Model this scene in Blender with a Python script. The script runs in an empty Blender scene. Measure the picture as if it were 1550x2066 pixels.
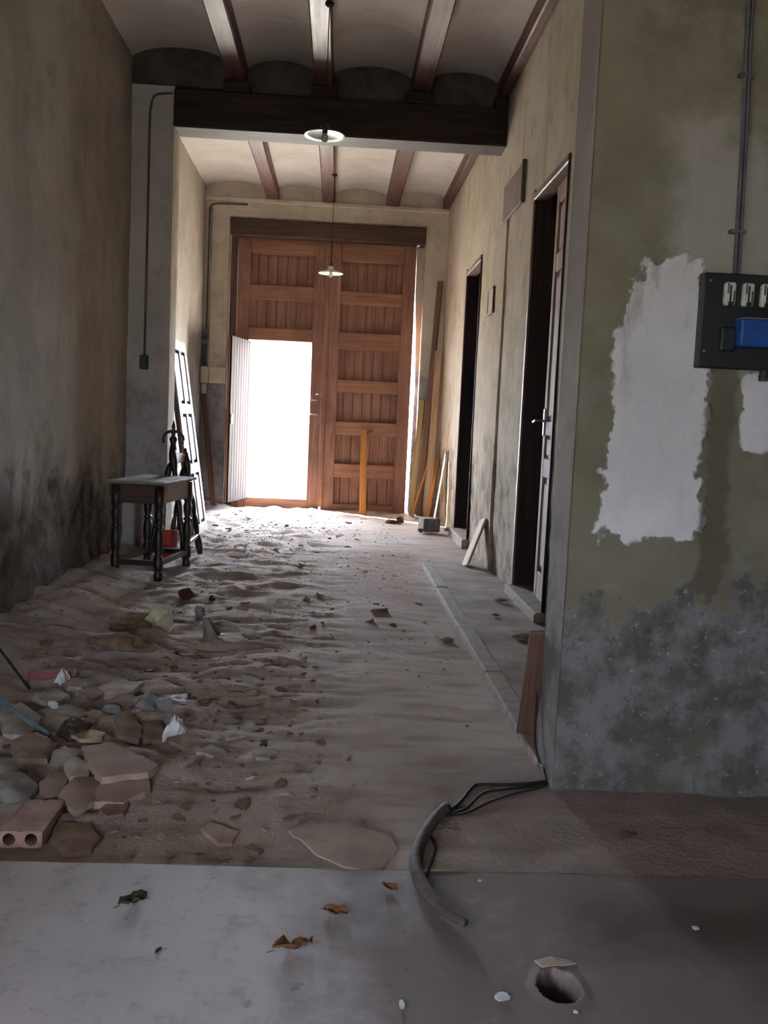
import bpy, bmesh, math, random
import numpy as np
from mathutils import Vector, Matrix, Euler

SC = bpy.context.scene
COL = SC.collection
random.seed(7)
RNG = np.random.RandomState(11)

# ------------------------------------------------------------------ camera
CAM_H = 1.25
FPX = 1900.0
RT = Vector((0.99786885, -0.04729121, 0.04495895))
UP = Vector((-0.04014777, 0.0981812, 0.99435839))
FW = Vector((0.05143854, 0.99404426, -0.09607332))
cam_d = bpy.data.cameras.new('camera')
cam_d.sensor_fit = 'VERTICAL'
cam_d.sensor_height = 36.0
cam_d.lens = FPX / 2066.0 * 36.0
cam_d.clip_start = 0.05
cam_d.clip_end = 500
cam = bpy.data.objects.new('camera', cam_d)
COL.objects.link(cam)
mw = Matrix((RT, UP, -FW)).transposed().to_4x4()
mw.translation = Vector((0, 0, CAM_H))
cam.matrix_world = mw
SC.camera = cam

# ------------------------------------------------------------------ light
SC.view_settings.view_transform = 'Standard'
SC.view_settings.look = 'None'
SC.view_settings.gamma = 1.0
SC.view_settings.use_curve_mapping = False
SC.view_settings.exposure = 0.5
try:
    SC.cycles.use_denoising = True
    SC.cycles.max_bounces = 12
    SC.cycles.diffuse_bounces = 8
    SC.cycles.glossy_bounces = 4
    SC.cycles.sample_clamp_indirect = 12.0
except Exception:
    pass

world = bpy.data.worlds.new('sky')
SC.world = world
world.use_nodes = True
bg = world.node_tree.nodes['Background']
bg.inputs[0].default_value = (0.74, 0.85, 1.0, 1)
bg.inputs[1].default_value = 85.0

SUN_DIR = Vector((0.78, -0.625, -0.60)).normalized()
sun_d = bpy.data.lights.new('sun', 'SUN')
sun_d.energy = 240.0
sun_d.angle = 0.009
sun_d.color = (1.0, 0.93, 0.80)
sun = bpy.data.objects.new('sun', sun_d)
COL.objects.link(sun)
sun.rotation_euler = SUN_DIR.to_track_quat('-Z', 'Y').to_euler()
sun.location = (-6, 18, 12)


XL_ = -1.84


def portal(name, loc, rot, sx, sy):
    """daylight entering through an opening: a sampling portal for the sky"""
    d = bpy.data.lights.new(name, 'AREA')
    d.shape = 'RECTANGLE'
    d.size, d.size_y = sx, sy
    try:
        d.cycles.is_portal = True
    except Exception:
        pass
    o = bpy.data.objects.new(name, d)
    COL.objects.link(o)
    o.location = loc
    o.rotation_euler = rot
    return o


portal('street_portal', (-0.23, 13.62, 1.75), (-math.pi / 2, 0, 0), 2.6, 3.7)
portal('unseen_left_window_portal', (XL_ - 0.16, 0.15, 1.20), (math.pi / 2, 0, -math.pi / 2), 0.34, 0.9)  # unseen window in the left wall, sized to set the near fill
portal('back_slit_portal', (-0.775, -3.31, 1.05), (math.pi / 2, 0, 0), 0.25, 2.1)  # slit added in the unseen back wall for frontal fill


# ------------------------------------------------------------------ helpers
def hexc(h, a=1.0):
    h = h.lstrip('#')
    v = [int(h[i:i + 2], 16) / 255.0 for i in (0, 2, 4)]
    v = [c / 12.92 if c <= 0.04045 else ((c + 0.055) / 1.055) ** 2.4 for c in v]
    return (v[0], v[1], v[2], a)


def ray(px, py):
    return FW + RT * ((px - 775) / FPX) - UP * ((py - 1033) / FPX)


def fl(px, py, z=0.0):
    """point of the horizontal plane z seen at a photograph pixel"""
    d = ray(px, py)
    t = (z - CAM_H) / d.z
    return Vector((d.x * t, d.y * t, z))


def aty(px, py, y):
    d = ray(px, py)
    t = y / d.y
    return Vector((d.x * t, y, CAM_H + d.z * t))


# numpy value noise --------------------------------------------------------
_T = np.random.RandomState(3).rand(64, 64, 64).astype(np.float32)


def vnoise(x, y, z=0.0):
    x = np.asarray(x, dtype=np.float64); y = np.asarray(y, dtype=np.float64)
    z = np.zeros_like(x) + z
    xi, yi, zi = np.floor(x).astype(int), np.floor(y).astype(int), np.floor(z).astype(int)
    xf, yf, zf = x - xi, y - yi, z - zi
    u, v, w = [t * t * (3 - 2 * t) for t in (xf, yf, zf)]
    r = 0
    for a in (0, 1):
        for b in (0, 1):
            for c in (0, 1):
                wgt = (u if a else 1 - u) * (v if b else 1 - v) * (w if c else 1 - w)
                r = r + wgt * _T[(xi + a) % 64, (yi + b) % 64, (zi + c) % 64]
    return r * 2 - 1


def fbm(x, y, z=0.0, o=4, g=0.5):
    r, a, f = 0, 1.0, 1.0
    for i in range(o):
        r = r + a * vnoise(np.asarray(x) * f + 13.1 * i, np.asarray(y) * f + 7.7 * i, np.asarray(z) * f + 3.3 * i)
        a *= g
        f *= 2.03
    return r


def sstep(a, b, x):
    t = np.clip((np.asarray(x, dtype=float) - a) / (b - a), 0, 1)
    return t * t * (3 - 2 * t)


# mesh builder ---------------------------------------------------------------
class MB:
    def __init__(self):
        self.v, self.f = [], []

    def add(self, vs, fs):
        n = len(self.v)
        self.v += [tuple(p) for p in vs]
        self.f += [tuple(i + n for i in q) for q in fs]
        return self

    def box(self, a, b, m=None):
        (x0, y0, z0), (x1, y1, z1) = a, b
        x0, x1 = min(x0, x1), max(x0, x1); y0, y1 = min(y0, y1), max(y0, y1); z0, z1 = min(z0, z1), max(z0, z1)
        vs = [(x0, y0, z0), (x1, y0, z0), (x1, y1, z0), (x0, y1, z0), (x0, y0, z1), (x1, y0, z1), (x1, y1, z1), (x0, y1, z1)]
        if m is not None:
            vs = [m @ Vector(p) for p in vs]
        return self.add(vs, [(0, 3, 2, 1), (4, 5, 6, 7), (0, 1, 5, 4), (1, 2, 6, 5), (2, 3, 7, 6), (3, 0, 4, 7)])

    def bbox(self, a, b, bev=0.004, m=None):
        """box with chamfered edges"""
        bm = bmesh.new()
        bmesh.ops.create_cube(bm, size=1.0)
        c = (Vector(a) + Vector(b)) / 2
        s = [abs(b[i] - a[i]) for i in range(3)]
        for q in bm.verts:
            q.co = Vector((q.co.x * s[0], q.co.y * s[1], q.co.z * s[2])) + c
        bmesh.ops.bevel(bm, geom=bm.edges[:], offset=min(bev, min(s) * 0.4), segments=1, affect='EDGES')
        bm.verts.index_update()
        vs = [(m @ q.co) if m is not None else q.co.copy() for q in bm.verts]
        fs = [[q.index for q in f.verts] for f in bm.faces]
        bm.free()
        return self.add(vs, fs)

    def lathe(self, prof, n=16, m=None, cap=True):
        """prof: list of (radius, z)"""
        vs, fs = [], []
        for r, z in prof:
            for k in range(n):
                a = 2 * math.pi * k / n
                vs.append(Vector((r * math.cos(a), r * math.sin(a), z)))
        for i in range(len(prof) - 1):
            for k in range(n):
                k2 = (k + 1) % n
                fs.append((i * n + k, i * n + k2, (i + 1) * n + k2, (i + 1) * n + k))
        if cap:
            fs.append(tuple(range(n - 1, -1, -1)))
            fs.append(tuple((len(prof) - 1) * n + k for k in range(n)))
        if m is not None:
            vs = [m @ p for p in vs]
        return self.add(vs, fs)

    def tube(self, pts, r, n=8, rs=None):
        pts = [Vector(p) for p in pts]
        vs, fs = [], []
        ref = Vector((0, 0, 1))
        for i, p in enumerate(pts):
            t = (pts[min(i + 1, len(pts) - 1)] - pts[max(i - 1, 0)]).normalized()
            rf = ref if abs(t.dot(ref)) < 0.95 else Vector((1, 0, 0))
            a = t.cross(rf).normalized()
            b = a.cross(t).normalized()
            rr = rs[i] if rs else r
            for k in range(n):
                q = 2 * math.pi * k / n
                vs.append(p + a * (rr * math.cos(q)) + b * (rr * math.sin(q)))
        for i in range(len(pts) - 1):
            for k in range(n):
                k2 = (k + 1) % n
                fs.append((i * n + k, (i + 1) * n + k, (i + 1) * n + k2, i * n + k2))
        fs.append(tuple(range(n)))
        fs.append(tuple((len(pts) - 1) * n + k for k in range(n - 1, -1, -1)))
        return self.add(vs, fs)

    def grid(self, P):
        """P: array (n, m, 3)"""
        n, m = P.shape[:2]
        fs = [(i * m + j, (i + 1) * m + j, (i + 1) * m + j + 1, i * m + j + 1) for i in range(n - 1) for j in range(m - 1)]
        return self.add(P.reshape(-1, 3).tolist(), fs)

    def build(self, name, mat, parent=None, smooth=False, loc=None, fix=True):
        me = bpy.data.meshes.new(name)
        me.from_pydata(self.v, [], self.f)
        if fix:
            bm = bmesh.new(); bm.from_mesh(me)
            bmesh.ops.recalc_face_normals(bm, faces=bm.faces[:])
            bm.to_mesh(me); bm.free()
        if smooth:
            me.polygons.foreach_set('use_smooth', [True] * len(me.polygons))
        if mat is not None:
            me.materials.append(mat)
        o = bpy.data.objects.new(name, me)
        COL.objects.link(o)
        if parent is not None:
            o.parent = parent
        if loc is not None:
            o.location = loc
        return o


def tag(o, label=None, cat=None, group=None, kind=None):
    if label: o['label'] = label
    if cat: o['category'] = cat
    if group: o['group'] = group
    if kind: o['kind'] = kind
    return o


def empty(name, loc=(0, 0, 0), rot=(0, 0, 0)):
    o = bpy.data.objects.new(name, None)
    COL.objects.link(o)
    o.location = loc
    o.rotation_euler = rot
    o.empty_display_size = 0.1
    return o


def smooth_path(pts, n=8):
    """Catmull-Rom through the points"""
    P = [Vector(p) for p in pts]
    P = [P[0] * 2 - P[1]] + P + [P[-1] * 2 - P[-2]]
    out = []
    for i in range(1, len(P) - 2):
        for k in range(n):
            t = k / n
            a, b, c, d = P[i - 1], P[i], P[i + 1], P[i + 2]
            out.append(0.5 * ((2 * b) + (c - a) * t + (2 * a - 5 * b + 4 * c - d) * t * t + (3 * b - a - 3 * c + d) * t ** 3))
    out.append(P[-2])
    return out


# ------------------------------------------------------------------ materials
class S:
    """a float / colour socket with arithmetic"""
    def __init__(self, g, s): self.g, self.s = g, s
    def _m(self, op, o, rev=False):
        n = self.g.nt.nodes.new('ShaderNodeMath'); n.operation = op
        a, b = (o, self) if rev else (self, o)
        for i, q in enumerate((a, b)):
            if isinstance(q, S): self.g.nt.links.new(q.s, n.inputs[i])
            else: n.inputs[i].default_value = q
        return S(self.g, n.outputs[0])
    def __add__(self, o): return self._m('ADD', o)
    __radd__ = __add__
    def __sub__(self, o): return self._m('SUBTRACT', o)
    def __rsub__(self, o): return self._m('SUBTRACT', o, True)
    def __mul__(self, o): return self._m('MULTIPLY', o)
    __rmul__ = __mul__
    def max(self, o): return self._m('MAXIMUM', o)
    def min(self, o): return self._m('MINIMUM', o)
    def abs(self): return self._m('ABSOLUTE', 0.0)
    def ss(self, lo, hi):
        n = self.g.nt.nodes.new('ShaderNodeMapRange'); n.interpolation_type = 'SMOOTHSTEP'
        n.inputs[1].default_value, n.inputs[2].default_value = lo, hi
        self.g.nt.links.new(self.s, n.inputs[0])
        return S(self.g, n.outputs[0])


class G:
    def __init__(self, name):
        self.m = bpy.data.materials.new(name)
        self.m.use_nodes = True
        self.nt = self.m.node_tree
        self.b = self.nt.nodes['Principled BSDF']
        self._pos = None

    def pos(self, obj=False):
        if obj:
            n = self.nt.nodes.new('ShaderNodeTexCoord'); v = n.outputs['Object']
        else:
            n = self.nt.nodes.new('ShaderNodeNewGeometry'); v = n.outputs['Position']
        return v

    def xyz(self, v):
        n = self.nt.nodes.new('ShaderNodeSeparateXYZ')
        self.nt.links.new(v, n.inputs[0])
        return [S(self, n.outputs[i]) for i in range(3)]

    def scale(self, v, sx, sy, sz):
        n = self.nt.nodes.new('ShaderNodeVectorMath'); n.operation = 'MULTIPLY'
        self.nt.links.new(v, n.inputs[0]); n.inputs[1].default_value = (sx, sy, sz)
        return n.outputs[0]

    def noise(self, v, sc, det=4, rough=0.55, dist=0.0):
        n = self.nt.nodes.new('ShaderNodeTexNoise')
        n.inputs['Scale'].default_value = sc; n.inputs['Detail'].default_value = det
        n.inputs['Roughness'].default_value = rough; n.inputs['Distortion'].default_value = dist
        self.nt.links.new(v, n.inputs['Vector'])
        return S(self, n.outputs[0])

    def rand(self):
        n = self.nt.nodes.new('ShaderNodeObjectInfo')
        return S(self, n.outputs['Random'])

    def mix(self, f, a, b):
        n = self.nt.nodes.new('ShaderNodeMix'); n.data_type = 'RGBA'
        if isinstance(f, S): self.nt.links.new(f.s, n.inputs[0])
        else: n.inputs[0].default_value = f
        for i, q in ((6, a), (7, b)):
            if isinstance(q, str): n.inputs[i].default_value = hexc(q)
            elif isinstance(q, tuple): n.inputs[i].default_value = q
            else: self.nt.links.new(q.s, n.inputs[i])
        return S(self, n.outputs[2])

    def out(self, col, rough=0.9, bump=None, bs=0.3, bd=0.01, spec=0.3, metal=0.0):
        if isinstance(col, str): self.b.inputs['Base Color'].default_value = hexc(col)
        else: self.nt.links.new(col.s, self.b.inputs['Base Color'])
        if isinstance(rough, S): self.nt.links.new(rough.s, self.b.inputs['Roughness'])
        else: self.b.inputs['Roughness'].default_value = rough
        self.b.inputs['Specular IOR Level'].default_value = spec
        self.b.inputs['Metallic'].default_value = metal
        if bump is not None:
            n = self.nt.nodes.new('ShaderNodeBump')
            n.inputs['Strength'].default_value = bs; n.inputs['Distance'].default_value = bd
            self.nt.links.new(bump.s, n.inputs['Height'])
            self.nt.links.new(n.outputs[0], self.b.inputs['Normal'])
        return self.m


def boxsdf(g, u, v, u0, u1, v0, v1):
    """>0 inside a box in wall coordinates"""
    a = ((u1 - u0) / 2) - (u - (u0 + u1) / 2).abs()
    b = ((v1 - v0) / 2) - (v - (v0 + v1) / 2).abs()
    return a.min(b)


def m_plaster(name, hi, hi2, low, low2, zl=0.9, zs=0.5, stain='#4a3a2a', sa=0.35, bs=0.5):
    g = G(name)
    p = g.pos(); x, y, z = g.xyz(p)
    n1 = g.noise(p, 1.3, 5, 0.6); n2 = g.noise(p, 5.0, 6, 0.65); n3 = g.noise(p, 40, 4, 0.6)
    vst = g.noise(g.scale(p, 6, 6, 0.5), 1.0, 5, 0.6)
    top = g.mix(n1.ss(0.35, 0.65), hi, hi2)
    top = g.mix((n2.ss(0.5, 0.72)) * 0.35, top, stain)
    top = g.mix(vst.ss(0.52, 0.75) * sa, top, stain)
    lo = g.mix(n2.ss(0.4, 0.62), low, low2)
    t = (zl - z) + (n1 - 0.5) * 1.1 + (n2 - 0.5) * 0.9
    c = g.mix(t.ss(-zs * 0.5, zs * 0.5), top, lo)
    h = n2 * 0.6 + n3 * 0.25 + t.ss(-0.08, 0.08) * -0.5
    return g.out(c, 0.92, h, bs, 0.02, 0.15)


def m_wood(name, a, b, axis='z', rough=0.55, sc=1.0, spec=0.4, dirt=None):
    g = G(name)
    p = g.pos(True)
    k = {'x': (1.5, 30, 30), 'y': (30, 1.5, 30), 'z': (30, 30, 1.5)}[axis]
    n1 = g.noise(g.scale(p, *[q * sc for q in k]), 1.0, 5, 0.6, 0.6)
    n2 = g.noise(p, 3.0 * sc, 4)
    c = g.mix(n1.ss(0.3, 0.7), a, b)
    r = g.rand()
    c = g.mix(r * 0.25, c, b)
    if dirt:
        c = g.mix(n2.ss(0.45, 0.7) * 0.6, c, dirt)
    return g.out(c, (n1 * 0.25 + (rough - 0.12)), n1, 0.25, 0.004, spec)


def m_flat(name, a, b=None, sc=12, rough=0.85, bs=0.3, spec=0.25, metal=0.0, vary=0.0):
    g = G(name)
    p = g.pos(True)
    n = g.noise(p, sc, 5, 0.6)
    c = g.mix(n.ss(0.35, 0.65), a, b or a)
    if vary:
        c = g.mix(g.rand() * vary, c, '#2a2320')
    return g.out(c, rough, n, bs, 0.01, spec, metal)


MAT = {}
MAT['left'] = m_plaster('plaster_left_wall', '#a1988d', '#8e857b', '#71665d', '#544b45', 0.75, 0.9, '#69605a', 0.4, 0.7)
MAT['right'] = m_plaster('plaster_right_wall', '#b5a997', '#a4967f', '#9c8d78', '#6b5c4c', 0.9, 0.6, '#6b5845', 0.45, 0.5)
MAT['end'] = m_plaster('plaster_end_wall', '#d6cbba', '#c3b7a6', '#a8a19e', '#8a8482', 1.9, 0.5, '#8f8172', 0.35, 0.5)
MAT['pier'] = m_plaster('plaster_pier', '#b9b2ac', '#a8a09a', '#a7a3a3', '#8a8584', 1.3, 0.8, '#857b73', 0.4, 0.4)
MAT['painted_shade'] = m_flat('painted_shade_infill', '#524942', '#3d3631', 5.0)  # dark colour stands in for the shade above the cross beam
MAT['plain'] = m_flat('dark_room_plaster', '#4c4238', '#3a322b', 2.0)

# near wall, with its repair patch and damp marks
g = G('plaster_near_wall')
p = g.pos(); x, y, z = g.xyz(p)
n1 = g.noise(p, 1.7, 5, 0.6); n2 = g.noise(p, 7.0, 6, 0.65); n3 = g.noise(p, 60, 4, 0.6); n4 = g.noise(p, 22, 5, 0.65)
n0 = g.noise(p, 3.2, 4, 0.6)
wob = (n2 - 0.5) * 0.16 + (n4 - 0.5) * 0.06 + (n0 - 0.5) * 0.42
olive = g.mix(n1.ss(0.35, 0.65), '#736e5d', '#625d4c')
olive = g.mix(n2.ss(0.45, 0.7) * 0.5, olive, '#7d796f')
grey = g.mix(n2.ss(0.35, 0.65), '#9c9890', '#85817a')
c = g.mix(((z - 1.9) + (n1 - 0.5) * 1.6).ss(0.0, 0.9) * 0.7, olive, g.mix(n2.ss(0.4, 0.65), '#7d786a', '#625c4a'))
# pale upper zone left of the panel
up_ = boxsdf(g, x, z, 1.02, 1.5, 1.40, 2.25) + (n1 - 0.5) * 0.45 + wob
c = g.mix(up_.ss(-0.06, 0.10) * 0.75, c, '#938e86')
# repair patch, two overlapping trowelled areas
pa = boxsdf(g, x, z, 0.905, 1.215, 0.885, 1.78).max(boxsdf(g, x, z, 0.885, 1.235, 0.93, 1.12)).max(boxsdf(g, x, z, 0.96, 1.22, 1.25, 1.84)) + wob * 0.6
pb = boxsdf(g, x, z, 1.345, 1.75, 1.19, 1.47) + wob * 0.45
patch = g.mix(n1.ss(0.3, 0.7), '#d2cfd1', '#c2bfbf')
patch = g.mix(n2.ss(0.5, 0.7) * 0.4, patch, '#b9b5b3')
pm = pa.max(pb).ss(-0.004, 0.008)
thin = g.noise(g.scale(p, 9, 1, 3), 1.0, 5, 0.65).ss(0.5, 0.7) * ((z - 1.15).ss(0.0, 0.6) * 0.55 + 0.12)
c = g.mix(pm * (1.0 - thin), c, patch)
# wet streak under the panel
st = boxsdf(g, x, z, 1.225, 1.325, 0.70, 1.50) + wob * 0.5
st2 = boxsdf(g, x, z, 1.25, 1.31, 0.30, 1.0) + wob * 0.4
c = g.mix(st.max(st2).ss(-0.006, 0.02) * 0.85, c, '#564f42')
# flaking foot of the wall
ft = (0.70 - z) + (n1 - 0.5) * 0.7 + (n2 - 0.5) * 0.5
foot = g.mix(n2.ss(0.38, 0.62), '#777475', '#534e4a')
foot = g.mix(n0.ss(0.52, 0.68) * 0.5, foot, '#8f8d8f')
foot = g.mix(n4.ss(0.56, 0.66) * 0.55, foot, '#46403b')
foot = g.mix(g.noise(p, 33, 5, 0.7).ss(0.6, 0.68) * 0.6, foot, '#a3a1a2')
foot = g.mix(n1.ss(0.5, 0.7) * 0.6, foot, '#665e50')
fm = ft.ss(-0.02, 0.03)
c = g.mix(fm * 0.9, c, foot)
h = n2 * 0.4 + n3 * 0.15 + pm * 0.35 + fm * -0.5 + n4 * (0.2 + fm * 0.9)
MAT['near'] = g.out(c, 0.9, h, 0.6, 0.02, 0.2)

# vault plaster
g = G('vault_plaster')
p = g.pos(); n1 = g.noise(p, 1.5, 5); n2 = g.noise(p, 9, 5, 0.6); n3 = g.noise(g.scale(p, 1, 7, 1), 1.2, 3)
c = g.mix(n1.ss(0.35, 0.7), '#c5bfb8', '#b4ada5')
c = g.mix(n3.ss(0.5, 0.75) * 0.3, c, '#9c8d78')
c = g.mix(n2.ss(0.58, 0.75) * 0.25, c, '#857763')
MAT['vault'] = g.out(c, 0.9, n3 * 0.5 + n2 * 0.3, 0.35, 0.02, 0.15)

# dirt floor
g = G('dirt_floor')
p = g.pos(); x, y, z = g.xyz(p)
n1 = g.noise(p, 0.9, 5); n2 = g.noise(p, 7, 6, 0.65); n3 = g.noise(p, 45, 5, 0.7); n4 = g.noise(g.scale(p, 1.2, 5, 1), 1.6, 5)
c = g.mix(n1.ss(0.35, 0.65), '#b0a199', '#a19086')
c = g.mix(n4.ss(0.45, 0.7) * 0.6, c, '#7f6d63')
c = g.mix(n2.ss(0.55, 0.75) * 0.5, c, '#b0a6a2')
c = g.mix(n3.ss(0.58, 0.72) * 0.6, c, '#62534b')
pale = (n1 - 0.5) * 1.2 + (x * -0.55 - 0.25)
c = g.mix(pale.ss(0.0, 0.5) * 0.5, c, '#aba29e')
rd = boxsdf(g, x, y, -0.05, 0.85, 6.4, 9.0) + (n1 - 0.5) * 1.2 + (n2 - 0.5) * 0.4
c = g.mix(rd.ss(-0.25, 0.4) * 0.55, c, '#86655a')
nb = ((x - 0.25) * 1.5).min(3.6 - y) + (n1 - 0.5) * 0.8
c = g.mix(nb.ss(-0.1, 0.45) * 0.8, c, g.mix(n2.ss(0.4, 0.65), '#7a6860', '#87766d'))
MAT['dirt'] = g.out(c, 0.95, n2 * 0.6 + n3 * 0.5, 0.9, 0.02, 0.15)

# cement slab by the camera
g = G('cement_slab')
p = g.pos(); x, y, z = g.xyz(p)
n1 = g.noise(p, 1.4, 5); n2 = g.noise(p, 6, 6, 0.65); n3 = g.noise(p, 70, 4, 0.7); n5 = g.noise(p, 16, 5, 0.7)
c = g.mix(n1.ss(0.35, 0.65), '#aea8ab', '#9f9797')
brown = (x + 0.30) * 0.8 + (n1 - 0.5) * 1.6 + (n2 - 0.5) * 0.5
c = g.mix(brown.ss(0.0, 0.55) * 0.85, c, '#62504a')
c = g.mix(n2.ss(0.56, 0.72) * 0.25, c, '#a5a1a2')
c = g.mix(n5.ss(0.60, 0.70) * 0.45, c, '#4a403d')
c = g.mix(g.noise(p, 11, 6, 0.75).ss(0.5, 0.68) * 0.35, c, '#6d6467')
dk = boxsdf(g, x, y, 0.66, 1.2, 2.12, 2.36) + (n2 - 0.5) * 0.35
c = g.mix(dk.ss(-0.10, 0.12) * 0.55, c, '#2c1f19')
MAT['slab'] = g.out(c, 0.72, n2 * 0.4 + n3 * 0.25, 0.35, 0.01, 0.35)

MAT['platform'] = m_flat('platform_cement', '#8f7f74', '#7a695e', 5, 0.9, 0.4)
MAT['kerb'] = m_flat('kerb_stone', '#94867b', '#827368', 14, 0.9, 0.4)
MAT['joist'] = m_wood('joist_wood', '#5f382e', '#3c241e', 'y', 0.5, 1.0, 0.4)
MAT['beam'] = m_wood('beam_wood', '#3a2a23', '#221914', 'x', 0.68, 1.0, 0.25)
MAT['door'] = m_wood('door_wood', '#9a7260', '#7a5646', 'z', 0.65, 1.0, 0.25, '#735042')
MAT['doorx'] = m_wood('door_rail_wood', '#a0745b', '#815a46', 'x', 0.65, 1.0, 0.25, '#7a5544')
MAT['lintel'] = m_wood('lintel_wood', '#54382a', '#35241b', 'x', 0.6)
MAT['wicket'] = m_wood('wicket_wood', '#3d3029', '#2a211d', 'z', 0.85, 1.0, 0.05)
MAT['leaf'] = m_wood('side_door_wood', '#8a6a5f', '#6e5047', 'z', 0.72, 1.0, 0.2)
MAT['frame'] = m_wood('door_frame_wood', '#73564a', '#54392f', 'z', 0.55)
MAT['darkwood'] = m_wood('old_dark_wood', '#33231c', '#1c1310', 'z', 0.4, 1.0, 0.5)
MAT['tabletop'] = m_flat('dusty_table_top', '#8b8a88', '#6d6a68', 8, 0.6)
MAT['apron'] = m_wood('table_apron_wood', '#604334', '#3d2a21', 'x', 0.5)
MAT['board'] = m_wood('pale_board', '#b49b7c', '#94795c', 'z', 0.75, 1.0, 0.2)
MAT['yellow'] = m_wood('yellow_board', '#b59d70', '#957e55', 'z', 0.75, 1.0, 0.2)
MAT['orange'] = m_wood('orange_batten', '#c98d4c', '#a96f38', 'z', 0.65, 1.0, 0.3)
MAT['brownboard'] = m_wood('brown_board', '#7a5a46', '#5a4032', 'z', 0.7)
MAT['white_paint'] = m_flat('dusty_white_paint', '#a39d97', '#8a847e', 6, 0.55)
MAT['red'] = m_flat('red_plastic', '#b23a34', '#9a2f2b', 6, 0.4, 0.05, 0.5)
MAT['redbox'] = m_flat('faded_red_card', '#94504f', '#84564f', 9, 0.7, 0.2)
MAT['black'] = m_flat('black_bakelite', '#17191b', '#0f1011', 10, 0.5, 0.05, 0.5)
MAT['ceramic'] = m_flat('ceramic_fuse', '#d2d0c6', '#bdbab0', 20, 0.35, 0.05, 0.5)
MAT['blue'] = m_flat('blue_box_plastic', '#174a8c', '#143f7a', 6, 0.4, 0.05, 0.5)
MAT['bluetop'] = m_flat('dusty_box_top', '#7d7878', '#6a6667', 20, 0.8)
MAT['steel'] = m_flat('dull_steel', '#9a9894', '#7d7a76', 20, 0.4, 0.1, 0.5, 0.8)
MAT['conduit'] = m_flat('grey_conduit', '#57565a', '#48474a', 10, 0.6, 0.1)
MAT['cable'] = m_flat('dark_cable', '#2f2a28', '#221f1e', 14, 0.7, 0.1)
MAT['hose'] = m_flat('dusty_hose', '#5f5551', '#48403d', 14, 0.8, 0.2)
MAT['enamel'] = m_flat('lamp_enamel', '#3d382f', '#2e2a24', 8, 0.4, 0.05, 0.5)
MAT['enamel_w'] = m_flat('white_lamp_enamel', '#ddd8cc', '#c9c3b5', 8, 0.35, 0.05, 0.5)
MAT['beige'] = m_flat('beige_box', '#e2d6bb', '#d6c8aa', 8, 0.6, 0.05)
MAT['terracotta'] = m_flat('terracotta', '#a08579', '#8d6a5d', 14, 0.9, 0.4)
MAT['dustytile'] = m_flat('dusty_tile', '#a58f82', '#937d70', 9, 0.92, 0.3)
MAT['flake'] = m_flat('plaster_flake', '#bdb2a9', '#a0948b', 12, 0.92, 0.4, 0.2, 0.0, 0.35)
MAT['flake2'] = m_flat('brown_flake', '#96806f', '#7a6658', 12, 0.92, 0.4, 0.2, 0.0, 0.35)
MAT['mortar'] = m_flat('grey_mortar', '#918e8b', '#757270', 14, 0.92, 0.6)
MAT['stone'] = m_flat('grey_stone', '#857e76', '#67615a', 18, 0.92, 0.6)
MAT['brickred'] = m_flat('red_brick', '#6e4438', '#55342b', 16, 0.9, 0.5)
MAT['paper'] = m_flat('white_paper', '#d8d8da', '#bdbcc0', 10, 0.7, 0.1)
MAT['kraft'] = m_flat('dusty_kraft_sheet', '#a59386', '#93827a', 7, 0.9, 0.2)
MAT['cream'] = m_flat('cream_lump', '#c2bb9f', '#a59b80', 16, 0.9, 0.6)
MAT['dryleaf'] = m_flat('dry_leaf', '#7a5034', '#593823', 30, 0.8, 0.4)
MAT['darkleaf'] = m_flat('dark_leaf', '#4a4038', '#332b26', 30, 0.85, 0.4)
MAT['pipe'] = m_flat('grey_blue_pipe', '#6d7a80', '#5a666c', 12, 0.6, 0.1)
MAT['soil'] = m_flat('brown_soil', '#84705f', '#6a5647', 14, 0.95, 0.6)
MAT['street'] = m_flat('pale_paving', '#cfc8bb', '#bdb5a6', 1.0, 0.9)
MAT['gravel'] = m_flat('gravel_mix', '#a3978f', '#7a6c63', 40, 0.95, 0.5)

# ------------------------------------------------------------------ the setting
XL, XR, XP = -1.84, 1.34, 0.79
YN, YNB, YB, YE = 3.11, 3.36, 8.30, 12.69
ZTOP = 4.55


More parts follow.
